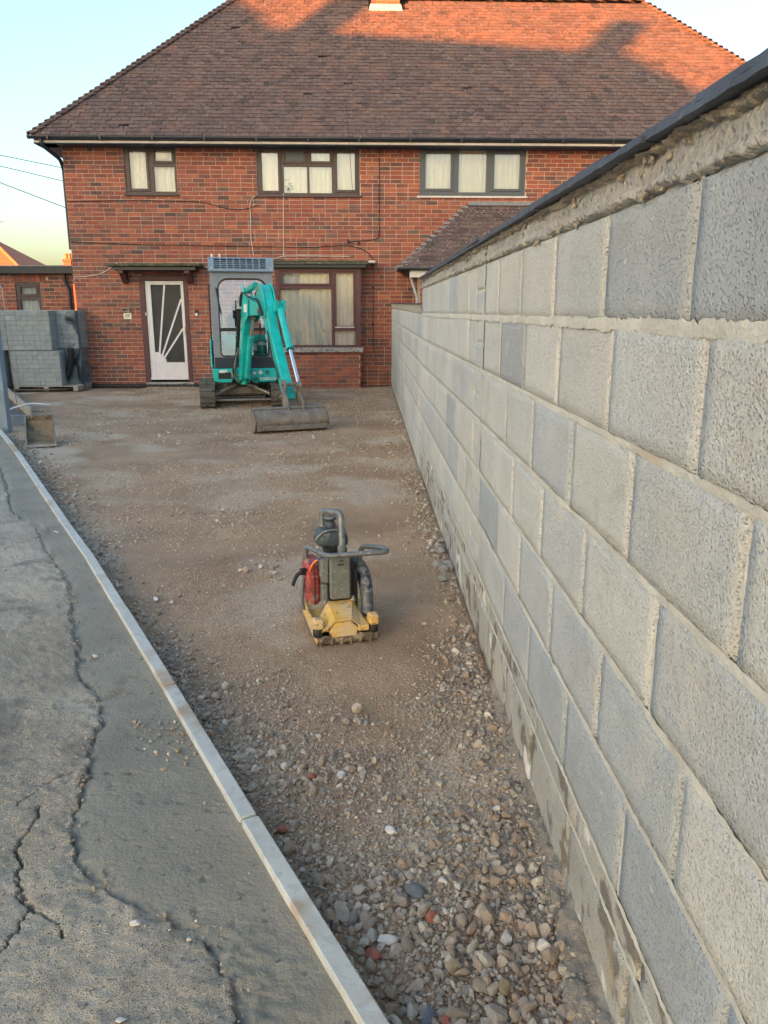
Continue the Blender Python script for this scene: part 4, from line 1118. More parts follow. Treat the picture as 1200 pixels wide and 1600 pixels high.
for q in ((BX0 + .09, -.66, zb + .045, 1.865), (BX0 + .12, -.69, 1.96, zt - .09), (-.565, BX1 - .125, 1.18, zt - .095), (-.60, BX1 - .09, zb + .045, 1.085)):
    m = MB(); pane(m, q[0], q[1], q[2], q[3], fy + .025); m.build('pane', M['glass_dull'], bw)
m = MB(); m.box((-.59, fy - .018, 1.147), (BX1 - .11, fy - .012, 1.168)); m.build('pale_bead', M['cable_white'], bw)
m = MB()
def cur2(u, v):
    x = BX0 + .03 + u * (BX1 - BX0 - .06); return (x, fy + .11 + .016 * math.sin(x * 46 + 2.5 * math.sin(x * 6)) + .006 * mn.noise(Vector((x * 20, v * 3, 0))), zb + v * (zt - zb))
m.grid(cur2, 140, 6, True); m.build('curtain', M['curtain'], bw)
m = MB()
for k in range(60):      # lace border of the net curtain
    x = BX0 + .12 + k * .0245; z = zb + .30 + .025 * math.sin(k * .8); m.lathe([(.009, 0), (.011, .002), (.004, .003)], (x, fy + .088, z), 'y', 7)
m.build('lace_border', M['curtain_cream_glow'], bw)
m = MB(); m.box((BX0 - .14, fy - .13, 2.30), (BX1 + .17, .0, 2.345), .008); m.box((BX0 - .12, fy - .11, 2.345), (BX1 + .15, .0, 2.372), .01); m.build('shelf_roof', M['canopy_stone'], bw)
m = MB(); m.box((BX0 - .10, fy - .09, 2.246), (BX1 + .12, .0, 2.299), .004); m.build('fascia', M['gutter'], bw)
m = MB(); m.box((BX1 + .17, fy + .1, 2.345), (BX1 + .30, .0, 2.385), .004); m.build('pale_flashing', M['cable_white'], bw)

# --- front door, canopy, frame
dr = empty('front_door'); dr.parent = house
DX0, DX1, DZ0, DZ1 = -4.37, -3.44, .05, 2.12
m = MB()
m.box((DX0, -.012, DZ0), (DX0 + .105, .08, DZ1 - .09), .004); m.box((DX1 - .085, -.012, DZ0), (DX1, .08, DZ1 - .09), .004); m.box((DX0, -.013, DZ1 - .09), (DX1, .08, DZ1), .004)
m.build('door_frame', M['frame_wood'], dr)
m = MB(); m.box((DX0 + .03, -.10, -.02), (DX1 + .03, .06, .09), .006); m.build('doorstep', M['sill'], dr)
# hardwood apron boards under the canopy
m = MB()
for k in range(16):
    x = DX0 + .06 + k * .0535; m.box((x, -.004, DZ1 + .001), (x + .049, .03, 2.235), .003)
o = m.build('apron_boards', M['frame_wood'], dr)
leaf = empty('door_leaf'); leaf.parent = dr
LX0, LX1, LZ0, LZ1 = DX0 + .108, DX1 - .088, .135, 2.02
st = .075
gx0, gx1, gz0, gz1 = LX0 + .105, LX1 - .055, LZ0 + .34, LZ1 - .07
m = MB()
m.box((LX0, .012, LZ0), (gx0, .055, LZ1), .003); m.box((gx1, .012, LZ0), (LX1, .055, LZ1), .003); m.box((gx0, .013, gz1), (gx1, .055, LZ1), .003); m.box((gx0, .013, LZ0), (gx1, .055, gz0), .003)
# stepped sunburst hub in the lower left corner of the glass
fan = [(gx0 - .001, gz0), (gx0 - .001, gz0 + .20), (gx0 + .06, gz0 + .195), (gx0 + .10, gz0 + .165), (gx0 + .145, gz0 + .145), (gx0 + .175, gz0 + .10), (gx0 + .205, gz0 + .06), (gx0 + .215, gz0)]
m.prism([(p[0], p[1]) for p in fan], .014, .054, 'y', .002)
m.box((LX0 - .01, -.006, LZ0), (LX1 + .01, .012, LZ0 + .055), .004)
m.build('panel', M['white_paint'], leaf)
m = MB(); m.box((gx0, .032, gz0), (gx1, .038, gz1)); m.build('obscure_glass', M['glass_obscure'], leaf)
def ray_bar(a, b):
    a = Vector((a[0], 0, a[1])); b = Vector((b[0], 0, b[1])); d_ = (b - a).normalized(); n = Vector((-d_.z, 0, d_.x)) * .017
    m = MB(); pts_ = [a + n, a - n, b - n, b + n]; m.prism([(p.x, p.z) for p in pts_], .020, .048, 'y', .003); m.build('glazing_bar', M['white_paint'], leaf)
hub = (gx0 + .03, gz0)
ray_bar((gx0 + .085, gz0 + .165), (gx0 + .265, gz1 + .0)); ray_bar((gx0 + .135, gz0 + .13), (gx1 - .005, gz1 - .27)); ray_bar((gx0 + .175, gz0 + .09), (gx1 - .005, gz1 - .83))
m = MB(); m.box((LX1 - .035, -.012, 1.02), (LX1 - .010, .012, 1.16), .004); m.build('handle', M['chrome'], leaf)
m = MB(); m.box((DX0 + .085, -.022, 1.37), (DX0 + .110, -.012, 1.43), .004); m.build('bell_push', M['white_paint'], dr)
cn = empty('door_canopy'); cn.parent = house
m = MB()
for k, (x0_, x1_) in enumerate(((-4.86, -4.40), (-4.395, -3.93), (-3.925, -3.46), (-3.455, -3.10))):
    m.box((x0_, -.46, 2.268 + .004 * (k % 2)), (x1_, .0, 2.318 + .004 * (k % 2)), .010)
m.build('slab', M['canopy_stone'], cn)
m = MB(); m.box((-4.74, -.38, 2.20), (-3.20, 0, 2.265), .006); m.build('fascia', M['gutter'], cn)
for x in (-4.66, -3.42):
    m = MB(); m.prism([(0, 2.20), (-.36, 2.20), (-.36, 2.15), (-.25, 2.13), (-.12, 2.02), (-.05, 1.97), (0, 1.97)], x, x + .10, 'x', .005); m.build('bracket', M['frame_wood'], cn)
# number tile, meter cup, bell box
pl = empty('house_number'); pl.parent = house
m = MB(); m.box((-4.705, -.020, 1.305), (-4.555, -.005, 1.425), .003); m.build('tile', M['number_plate'], pl)
text_mesh('digits', '69', .088, .0015, M['number_ink'], pl, (-4.63, -.0225, 1.365))
m = MB(); m.box((-4.735, -.055, 1.44), (-4.57, -.005, 1.465), .004); m.box((-4.735, -.055, 1.465), (-4.71, -.005, 1.50), .004); m.box((-4.595, -.055, 1.465), (-4.57, -.005, 1.515), .004); m.box((-4.735, -.03, 1.495), (-4.57, -.005, 1.515), .004); m.build('lamp_bracket', M['steel_worn'], pl)
m = MB(); m.box((-3.325, -.035, 1.36), (-3.265, -.005, 1.475), .005); m.build('bell_box', M['black'], house)
m = MB(); m.box((-3.318, -.040, 1.365), (-3.272, -.035, 1.42), .003); m.build('bell_cover', M['white_paint'], house)
# cables on the facade
def cable(pts_, r_, mm, name='cable', y=-.014):
    P_ = [(x, y if len(p_) < 3 else p_[2], z) for p_ in pts_ for x, z in [p_[:2]]]
    m = MB(); m.tube(P_, r_, 6, corner=.08); return m.build(name, mm, house)
cable([(-5.595, 2.09), (-5.35, 2.10), (-5.10, 2.14), (-4.92, 2.22), (-4.80, 2.33), (-4.72, 2.36, -.05)], .008, M['cable_white'])
cable([(-3.24, 2.36, -.02), (-3.10, 2.29), (-2.95, 2.24)], .008, M['cable_white'])
cable([(-1.95, 2.39), (-1.80, 2.42), (-1.60, 2.48), (-1.2, 2.485), (-.3, 2.478)], .008, M['cable_white'])
cable([(-1.54, 3.60), (-1.555, 3.2), (-1.56, 2.9), (-1.575, 2.49)], .008, M['cable_white'])
cable([(-2.02, 3.58), (-2.12, 3.54), (-2.18, 3.42), (-2.175, 3.1), (-2.185, 2.8), (-2.15, 2.50)], .008, M['cable_white'])
cable([(-5.59, 3.445), (-4.4, 3.475), (-3.14, 3.455), (-2.85, 3.40), (-2.60, 3.325), (-2.25, 3.325), (-2.02, 3.40)], .007, M['cable_black'])
cable([(-5.59, 2.73), (-4.3, 2.68), (-3.2, 2.67), (-2.28, 2.655), (-1.0, 2.645), (-.4, 2.68), (-.13, 2.64), (.06, 2.55), (.145, 2.42), (.142, .66)], .008, M['cable_black'])
cable([(.262, 4.38), (.262, 2.82), (.16, 2.78), (-.05, 2.765), (-.30, 2.75), (-.32, 2.70)], .008, M['cable_black'])
m = MB()
for x, z in ((-.33, 2.76), (-.13, 2.72), (.14, 1.9), (.14, 1.2)): m.box((x - .02, -.03, z - .03), (x + .02, -.004, z + .03), .003)
m.build('cable_clips', M['cable_black'], house)
# air bricks below the eaves
m = MB()
for x in (.78, 3.55):
    for r in range(3): m.box((x - .11, -.012, 4.31 + r * .02), (x + .11, -.005, 4.322 + r * .02))
m.build('air_brick', M['red_stone'], house)

# --- porch with its own hipped tiled roof on the right
po = empty('porch'); po.parent = house
PX0, PX1, PO = .62, 4.4, 1.2; PZ0, PZT, HPX = 2.20, 3.42, 2.0
m = MB(); m.add([(PX0, -PO, PZ0), (PX1, -PO, PZ0), (PX1, 0, PZT), (HPX, 0, PZT), (PX0, 0, PZ0)], [(0, 1, 2, 3), (0, 3, 4)]); m.build('underlay', M['underlay'], po)
up = Vector((0, PO, PZT - PZ0)); SL = up.length; upn = up.normalized(); nrm = Vector((0, -upn.z, upn.y)); ang0 = math.atan2(upn.z, upn.y)
pt_m = MB(); pt_m.box((.001, 0, 0), (TW - .002, .185, .013), .0018); pt_me = pt_m.mesh('porch_tile'); pt_me.materials.append(M['tile'])
ptf = MB(); k = 0
G2 = .105; ntc = int(SL / G2)
for r in range(ntc):
    v = r * G2; t = (v + .05) / SL; xl = PX0 + (HPX - PX0) * t; x = PX0 - (TW / 2 if r % 2 else 0)
    while x < 4.3:
        a = max(.001, xl - x)
        if a < TW - .02:
            base = Vector((x, -PO, PZ0)) + upn * (v - .03) + nrm * (.019 + rnd.uniform(-.002, .003))
            Mx = Matrix.Translation(base) @ Matrix.Rotation(ang0 - .10 + rnd.uniform(-.012, .012), 4, 'X')
            zvis = PZ0 + (PZT - PZ0) * t
            if a <= .0011 and k < 150 and x < 2.9:
                o = bpy.data.objects.new('porch_tile', pt_me); sc.collection.objects.link(o); o.parent = po; o.matrix_local = Mx; k += 1
            else: ptf.box((a, 0, 0), (TW - .002, .185, .013), 0, M=Mx, tone=rnd.random())
        x += TW
ptf.build('tiling', M['tile'], po, 'stuff')
m = MB()
for i in range(15):      # lead soakers stepping up the hip
    t = i / 15; c0 = Vector((PX0 + (HPX - PX0) * t, -PO * (1 - t), PZ0 + (PZT - PZ0) * t)); 
    m.box((-.075, -.02, -.005), (.035, .09, .028), .004, M=Matrix.Translation(c0 + Vector((0, 0, .02))) @ Matrix.Rotation(rnd.uniform(-.1, .1), 4, 'Z'))
m.build('stepped_flashing', M['lead'], po)
m = MB(); m.box((HPX - .05, -.09, PZT - .02), (3.3, .0, PZT + .045), .006); m.build('top_flashing', M['lead'], po)
m = MB()
for i in range(150):     # lichen and moss crumbs on the porch tiles
    t = rnd.random() ** .8; x = PX0 + (HPX - PX0) * t + rnd.random() ** 1.4 * 1.4; c0 = Vector((x, -PO * (1 - t), PZ0 + (PZT - PZ0) * t)) + nrm * .035
    r_ = rnd.uniform(.006, .016); m.lathe([(r_, 0), (r_ * .7, r_ * .5)], tuple(c0), 'z', 6)
m.build('lichen', M['chalk'], po, 'stuff')
m = MB(); gutter(m, PX0 - .06, 3.4, -PO - .05, PZ0 + .01, .05); m.tube([(PX0 - .05, -PO - .05, PZ0 - .02), (PX0 - .05, -PO + .1, PZ0 - .04)], .03, 8); m.build('gutter', M['gutter'], po)
m = MB(); m.box((PX0 + .16, -PO + .002, PZ0 - .155), (3.3, -PO + .024, PZ0 - .035), .003); m.build('fascia', M['fascia_white'], po)
m = MB(); m.box((PX0 + .10, -PO + .03, PZ0 - .06), (3.3, .0, PZ0 - .045)); m.build('soffit', M['fascia_dark'], po)
m = MB(); m.box((1.0, -1.0, -.1), (3.2, -.05, 2.10)); m.build('mortar_core', M['mortar'], po)
m = MB()
for r in range(27):
    z = -.02 + r * .0752; x = .99 - (.1125 if r % 2 else 0)
    while x < 1.9:
        a, b = max(x, .99), x + .225; m.box((a + .005, -1.008, z + .005), (b - .005, -.96, z + .07), .002, tone=rnd.random()); x += .225
    y = -1.0
m.build('brickwork', M['brick'], po, 'stuff')
m = MB(); m.tube([(.80, -1.1, 2.06), (.92, -1.08, 1.70), (.93, -1.07, 1.0)], .022, 8); m.build('pipe', M['pipe_grey'], po)
# black drainage strip along the foot of the facade
m = MB()
m.box((-9.2, -.10, .0), (-2.9, -.02, .060), .005)
for k in range(60): m.box((-9.1 + k * .103, -.104, .02), (-9.05 + k * .103, -.0999, .045))
o = m.build('drainage_strip', M['strip']); o.location = (0, 15.96, .0); o.rotation_euler = (0, 0, HR); tag(o, 'black plastic drainage strip along the foot of the house wall', 'drain')

# ================================================================== OUTBUILDING (left, flat roof)
ob = empty('brick_outbuilding', (0, 17.16, 0), HR, 'low flat-roofed brick outbuilding left of the house behind the block packs', 'outbuilding')
OX0, OX1 = -11.5, -6.06
hole = [(-7.24, -6.72, 1.15, 2.04)]
m = MB(); wall_sheet(m, OX0, OX1, -.2, 2.21, hole); m.build('mortar_wall', M['mortar'], ob)
m = MB(); k = 0
for r in range(30):
    z = -.03 + r * .0752; x = OX0 - (.1125 if r % 2 else 0)
    if z > 2.16: break
    while x < OX1:
        a, b = max(x, OX0), min(x + .225, OX1)
        for s0, s1 in clip(a, b, z, z + .075, hole):
            if s1 - s0 < .03: continue
            if s1 - s0 > .21 and z > 1.35 and s0 > -8.6 and k < 110 and not (z > 2.04 and -7.3 < s0 < -6.7):
                o = bpy.data.objects.new('brick', brick_me); sc.collection.objects.link(o); o.parent = ob; o.location = (s0, rnd.uniform(-.002, .002), z); k += 1
            elif not (z > 2.04 and -7.45 < s0 < -6.6): add_brick(m, s0, s1, z)
        x += .225
x = -7.32
while x < -6.66: m.box((x + .003, -.008, 2.045), (x + .062, .04, 2.20), .002, tone=rnd.random()); x += .066
m.build('brickwork', M['brick'], ob, 'stuff')
m = MB(); m.box((OX0, -.16, 2.20), (OX1 + .12, .02, 2.335), .006); m.box((OX0, .02, 2.25), (OX1 + .1, 4, 2.33)); m.build('roof_fascia', M['gutter'], ob)
m = MB(); m.box((OX0, -.18, 2.335), (OX1 + .13, 4, 2.36), .004); m.build('flat_roof', M['lead'], ob)
window(None, hole[0], M['frame_brown'], .02, [(-7.17, -6.79, 1.77, 1.97, 1), (-7.17, -6.79, 1.2, 1.69)], sillm=None, parent=ob, gl='glass_dull')
m = MB(); m.tube([(OX1 - .13, -.07, 2.2), (OX1 - .13, -.07, 2.05), (OX1 - .05, -.07, 1.9), (OX1 - .05, -.07, 0)], .034, 8, corner=.05); m.build('downpipe', M['gutter'], ob)
m = MB(); m.tube([(-7.62, -.1, 1.98), (-7.50, -.1, 1.98), (-7.46, -.1, 1.9), (-7.42, -.1, .3)], .014, 8, corner=.04); m.build('overflow_pipe', M['pipe_grey'], ob)

# ================================================================== FAR HOUSES
def far_house(name, loc, w, dpt, hw, hr, label, chim, mt=None, rz=0.0, bushy=False):
    r_ = empty(name, loc, rz, label, 'house')
    m = MB(); m.box((-w / 2, 0, -.3), (w / 2, dpt, hw)); m.build('wall', M['red_stone'], r_)
    rf = empty('roof'); rf.parent = r_
    o_ = .4; hd = dpt / 2 + o_
    Ee = [(-w / 2 - o_, -o_, hw), (w / 2 + o_, -o_, hw), (w / 2 + o_, dpt + o_, hw), (-w / 2 - o_, dpt + o_, hw)]
    tt = hd / (w / 2 + o_) if w / 2 + o_ < hd else 1
    Rr = [(-w / 2 - o_ + hd * .95, dpt / 2, hw + hr), (w / 2 + o_ - hd * .95, dpt / 2, hw + hr)]
    m = MB(); m.add(Ee + Rr, [(0, 1, 5, 4), (1, 2, 5), (2, 3, 4, 5), (3, 0, 4), (0, 3, 2, 1)]); m.build('slope', mt or M['tile_orange'], rf)
    m = MB(); nc = int(math.hypot(hd, hr) / .17)
    sl = Vector((0, hd, hr)).normalized(); nn_ = Vector((0, -sl.z, sl.y))
    for i in range(nc):
        t = i / nc; c0 = Vector((0, -o_, hw)) + Vector((0, hd, hr)) * t; hwid = (w / 2 + o_) - hd * .95 * t
        m.box((-hwid, -.01, 0), (hwid, .17, .018), 0, M=Matrix.Translation(c0 + nn_ * .01) @ Matrix.Rotation(math.atan2(hr, hd) - .08, 4, 'X'), tone=rnd.random() + .001)
    m.build('tile_courses', mt or M['tile_orange'], rf, 'stuff')
    m = MB(); m.tube([Ee[0], Rr[0]], .09, 6); m.tube([Ee[1], Rr[1]], .09, 6); m.tube([Rr[0], Rr[1]], .1, 6); m.build('hip_line', mt or M['tile_orange'], rf)
    for cx, cy, cw, ct in chim:
        m = MB(); m.box((cx - cw / 2, cy - .3, hw), (cx + cw / 2, cy + .3, ct), .01); m.box((cx - cw / 2 - .06, cy - .36, ct - .18), (cx + cw / 2 + .06, cy + .36, ct), .02); m.build('chimney', M['red_stone'], rf)
        m = MB(); m.lathe([(.13, ct), (.11, ct + .35), (.14, ct + .4)], (cx - cw * .2, cy, 0), n=10); m.lathe([(.13, ct), (.11, ct + .35), (.14, ct + .4)], (cx + cw * .22, cy, 0), n=10); m.build('chimney_pot', M['tile_orange'], rf)
    return r_
fh = far_house('far_house', (-21.5, 42, 0), 8.6, 6.6, 3.05, 2.35, 'far orange-roofed house showing over the flat roof at the left', [(-.15 + .7, 3.3, .9, 6.3)])
m = MB(); m.tube([(1.9, 3.0, 5.4), (1.9, 3.0, 6.1)], .02, 6); m.tube([(1.55, 3.0, 5.95), (2.2, 3.0, 6.1)], .015, 6); m.tube([(1.7, 3.0, 6.0), (1.75, 3.0, 5.8)], .012, 5); m.build('aerial', M['cable_black'], fh)
for w_ in (-2.2, 1.8):
    m = MB(); m.box((w_ - .8, -.04, 1.0), (w_ + .8, .02, 2.3), .02); m.build('window', M['white_paint'], fh)
fb = far_house('far_house', (-21.2, 58, 0), 7.5, 6, 3.4, 1.3, 'farthest house of which only an orange chimney shows beside the brick corner', [(-.55, 3, .55, 5.15), (.45, 3, 1.1, 5.35)])

# the street opposite, behind the camera and to the left: it keeps the evening sun off the lower roof and the drive
def opposite_house(x0, x1, y, eave, ridge, hd, rl, rr, label, chims):
    h_ = empty('opposite_house', (-28 * math.sin(R(SUN_AZ)), -28 * math.cos(R(SUN_AZ)), 0), R(-SUN_AZ), label, 'house')
    m = MB(); m.box((x0, y - 2 * hd, -.3), (x1, y, eave)); m.build('wall', M['fascia_white'], h_)
    m = MB()
    m.add([(x0 - .3, y + .3, eave), (x1 + .3, y + .3, eave), (x1 + .3, y - 2 * hd, eave), (x0 - .3, y - 2 * hd, eave), (rl, y - hd, ridge), (rr, y - hd, ridge)], [(1, 0, 4, 5), (2, 1, 5), (3, 2, 5, 4), (0, 3, 4), (0, 1, 2, 3)]); m.build('roof', M['tile_orange'], h_)
    for a, b, t in chims:
        m = MB(); m.box((a, y - hd - .35, ridge - 1.5), (b, y - hd + .35, t)); m.build('chimney', M['red_stone'], h_)
    for k in range(3):
        cx = x0 + (x1 - x0) * (k + .5) / 3
        for z in (1.2, 4.2):
            m = MB(); m.box((cx - .7, y, z), (cx + .7, y + .04, z + 1.2), .01); m.build('window', M['white_paint'], h_)
opposite_house(-24.0, 1.5, 3.4, 5.35, 11.92, 3.4, -14.0, -8.65, 'cream rendered house with hipped roof across the road behind the camera', [(-13.85, -13.15, 13.3), (-9.38, -8.76, 12.85)])
opposite_house(-31.0, -12.1, -4.6, 10.9, 15.9, 3.4, -24, -18.4, 'taller cream rendered house across the road behind the camera', [(-19, -18, 16)])

# ================================================================== PALLET PACKS OF PAVING
def pack(x0, y0, z0, w, d, h, rz, label, dark=False, labels=(), rows=8, lean=0.0):
    p_ = empty('paving_pack', (x0, y0, z0), rz, label, 'block pack', 'wrapped packs of paving blocks by the house')
    m = MB(); m.box((.02, .02, .01), (w - .02, d - .02, h - .012))
    m.build('pack_core', M['paver_dark'], p_)
    m = MB(); ch_ = h / rows; bw_ = .105 if not dark else .21
    for r in range(rows):
        x = 0; k = 0
        while x < w - .03:
            ww = min(rnd.choice((.10, .10, .20)), w - x)
            q = rnd.uniform(0, .004); m.box((x + .002, q, r * ch_ + .002), (x + ww - .002, .03, (r + 1) * ch_ - .003), .003, tone=rnd.random() + .001); x += ww
        y = 0
        while y < d - .03:
            ww = min(rnd.choice((.10, .20)), d - y)
            for xx in (0, w - .03): m.box((xx, y + .002, r * ch_ + .002), (xx + .03, y + ww - .002, (r + 1) * ch_ - .003), .003, tone=rnd.random() + .001)
            y += ww
    for i in range(int(w / .1)):
        for j in range(int(d / .2)): m.box((i * .1 + .002, j * .2 + .002, h - .03), (i * .1 + .098, j * .2 + .198, h - rnd.uniform(0, .003)), .003, tone=rnd.random() + .001)
    m.build('paving_blocks', M['paver_dark'] if dark else M['paver'], p_, 'stuff')
    m = MB()
    def side(ax):
        def fn(u, v):
            k = u * 4; i = int(min(k, 3)); t = k - i
            cs = [(0, 0), (w, 0), (w, d), (0, d), (0, 0)]; x = cs[i][0] * (1 - t) + cs[i + 1][0] * t; y = cs[i][1] * (1 - t) + cs[i + 1][1] * t
            nx, ny = ((0, -1), (1, 0), (0, 1), (-1, 0))[i]; b = .006 + .010 * (1 + mn.noise(Vector((x * 6 + x0, y * 6, v * 5 + z0)))) + .018 * max(0, v - .9) * 5
            return (x + nx * b, y + ny * b, v * (h + .012))
        return fn
    m.grid(side(0), 97, 14, True)
    m.grid(lambda u, v: (-.012 + u * (w + .024), -.012 + v * (d + .024), h + .012 + .008 * mn.noise(Vector((u * 7 + x0, v * 7, 3)))), 14, 14, True)
    m.build('plastic_wrap', M['film'], p_)
    for (lx, lz, lw, lh, mm) in labels:
        m = MB(); m.box((lx, -.036, lz), (lx + lw, -.032, lz + lh)); m.build('label', M[mm], p_)
    return p_
PY = 15.05
pack(-6.60, PY, .10, .90, .80, .64, 0, 'pale grey wrapped paving pack, bottom row of the stack in the middle')
pack(-6.72, PY - .02, .755, .90, .80, .71, .01, 'pale grey wrapped paving pack, top of the stack in the middle')
pack(-5.80, PY + .35, .10, .34, .75, .66, 0, 'small dark wrapped pack at the bottom beside the brick corner', True)
pack(-5.82, PY + .33, .775, .38, .75, .69, 0, 'small wrapped pack on top beside the brick corner', False)
pack(-7.62, PY - .1, .10, .90, .80, .66, 0, 'wrapped pack with yellow label at the left edge, bottom', False, [(.60, .50, .10, .06, 'yellow_label'), (.52, .14, .16, .12, 'sticker'), (.46, .3, .22, .02, 'sticker')])
pack(-7.66, PY - .1, .775, .86, .80, .66, 0, 'wrapped pack with white and pink labels at the left edge, top', False, [(.60, .34, .2, .12, 'sticker'), (.62, .12, .2, .06, 'red_engine'), (.62, .52, .1, .02, 'sticker')])
for x0, w_ in ((-7.62, .9), (-6.60, 1.2)):
    pt = empty('pallet', (x0, PY, 0), 0, 'timber pallet under the block packs, ' + ('at the left edge' if x0 < -7 else 'nearer the brick corner'), 'pallet')
    for k in range(5):
        m = MB(); m.box((0, k * .17, .078), (w_, k * .17 + .12, .098), .003); m.build('slat', M['timber'], pt)
    for k in range(3):
        m = MB(); m.box((k * (w_ / 2 - .05), 0, .0), (k * (w_ / 2 - .05) + .09, .8, .077), .004); m.build('bearer', M['timber'], pt)
# black film sheet and corrugated hose between the packs and the house corner
m = MB()
def sheet(u, v):
    x = -5.62 - .02 * v + (u - .5) * .46; z = .02 + v * 1.44
    return (x + .03 * mn.noise(Vector((v * 3, u * 3, 0))), 15.42 - .05 * u + .05 * mn.noise(Vector((u * 4, v * 5, 2))), z)
m.grid(sheet, 16, 40, True); o = m.build('black_sheet', M['tarp']); tag(o, 'crumpled black plastic sheet hanging between the packs and the brick corner', 'plastic sheet')
sm_ = o.modifiers.new('thick', 'SOLIDIFY'); sm_.thickness = .01
m = MB(); pp = []; rr = []
for i in range(90):
    t = i / 89; a = t * 1.0
    x = -5.545 - .04 * math.sin(t * 3) - .26 * t ** 3; z = .78 - .70 * t; pp.append((x, 15.27 + .04 * t, z)); rr.append(.052 + .012 * (1 if (i // 2) % 2 else -1))
m.tube(pp, rr, 12); tag(m.build('corrugated_hose', M['black']), 'black corrugated hose curving down beside the block packs', 'hose')

# ================================================================== LEFT EDGE THINGS
m = MB(); m.box((-4.80, 9.86, -.1), (-4.455, 9.98, 1.22), .006); o = m.build('grey_post', M['post']); tag(o, 'blue grey square post cut by the left edge of the picture', 'post')
def plank(name, a, b, w_, h_, mm, label, cat):
    a = Vector(a); b = Vector(b); d_ = b - a; m = MB(); m.box((0, -w_ / 2, 0), (d_.length, w_ / 2, h_), .004)
    o = m.build(name, M[mm]); o.location = a; o.rotation_euler = (0, -math.asin(d_.z / d_.length), math.atan2(d_.y, d_.x)); return tag(o, label, cat)
plank('timber_edging', (-6.96, 15.3, .02), (-4.60, 10.95, .02), .05, .13, 'timber', 'pale timber edging running away diagonally behind the post', 'timber')
plank('timber_edging', (-4.86, 10.45, .0), (-4.15, 10.50, .0), .04, .13, 'post', 'blue grey board closing the triangular pit beside the post', 'timber')
plank('long_board', (-6.62, 15.02, .01), (-5.65, 15.12, .015), .09, .03, 'board', 'dark board lying on the gravel in front of the block packs', 'board')
plank('short_board', (-5.70, 15.10, .02), (-5.42, 15.30, .03), .08, .03, 'board', 'short dark offcut at the right end of the long board', 'board')
m = MB()
tA, tB, tC = Vector((-6.95, 15.1, .03)), Vector((-4.72, 11.0, .03)), Vector((-5.25, 10.52, .03))
def tarp(u, v):
    p = tA * (1 - v) + (tB * u + tC * (1 - u)) * v
    return (p.x, p.y, p.z + .03 * mn.noise(Vector((p.x * 5, p.y * 5, 0))))
m.grid(tarp, 14, 40, True)
o = m.build('tarpaulin', M['tarp']); tag(o, 'dark blue tarpaulin lying in the triangular pit beside the post', 'tarpaulin')
m = MB(); m.tube([(-4.86, 10.5, .10), (-4.72, 10.62, .20), (-4.52, 10.75, .25), (-4.30, 10.85, .22)], .013, 8, corner=.05); tag(m.build('white_pipe', M['white_paint']), 'bent white plastic pipe leaning over the timber edging', 'pipe')
m = MB(); m.tube([(-4.98, 11.4, -.05), (-5.03, 11.4, 1.35)], .006, 6); m.tube([(-5.03, 11.4, 1.30), (-5.0, 11.36, 1.33), (-5.06, 11.40, 1.35)], .004, 5); tag(m.build('steel_pin', M['steel_dirty']), 'thin steel line pin standing in front of the block packs', 'pin')
m = MB()
for a, b in (((.40, 10.3, .02), (.50, 10.55, .05)), ((.36, 10.22, .02), (.47, 10.38, .02)), ((.42, 10.45, .02), (.34, 10.5, .03))): m.tube([a, ((a[0] + b[0]) / 2, (a[1] + b[1]) / 2, .05), b], .006, 5)
tag(m.build('offcut_strips', M['cable_white']), 'thin white plastic offcuts at the foot of the block wall', 'offcuts')
wd = empty('weed', (.40, 15.7, 0), 0, 'small green weed growing in the corner of house and block wall', 'weed')
m = MB(); m.tube([(0, 0, 0), (.01, .0, .14), (.03, 0, .26)], .003, 5); m.tube([(0, 0, .05), (-.04, 0, .15)], .002, 5); m.build('stem', M['plant'], wd)
m = MB()
for k in range(34):
    p = Vector((rnd.gauss(0, .05), rnd.gauss(0, .03), rnd.uniform(.02, .30))); u = Vector((rnd.gauss(0, 1), rnd.gauss(0, 1), rnd.gauss(0, 1))).normalized() * .022; v = u.cross(Vector((0, .3, 1))).normalized() * .012
    m.add([p + u, p + v, p - u, p - v], [(0, 1, 2, 3)])
m.build('leaves', M['plant'], wd)

# overhead lines
def wire(a, b, sag, label, r_=.012):
    a = Vector(a); b = Vector(b); m = MB(); P_ = []
    for i in range(25):
        t = i / 24; p = a.lerp(b, t); p.z -= sag * 4 * t * (1 - t); P_.append(p)
    m.tube(P_, r_, 5); return tag(m.build('overhead_cable', M['cable_black']), label, 'cable', None)
wire((-7.32, 14, 4.18), (-4.9, 17.5, 4.05), .0, 'upper overhead cable crossing the sky left of the house', .006)
wire((-7.32, 14, 4.06), (-4.9, 17.5, 3.75), .0, 'middle overhead cable crossing the sky left of the house', .006)
wire((-7.2, 14, 3.95), (-4.9, 17.2, 3.05), .0, 'lowest overhead cable sloping down to the house corner', .007)
wire((-.235, 15.90, 3.62), (-.33, 15.2, 5.05), .0, 'thin line running up in front of the brown eaves window', .004)
wire((1.02, 15.90, 4.18), (2.05, 15.1, 4.95), .0, 'thin line running up across the roof from the grey window', .004)

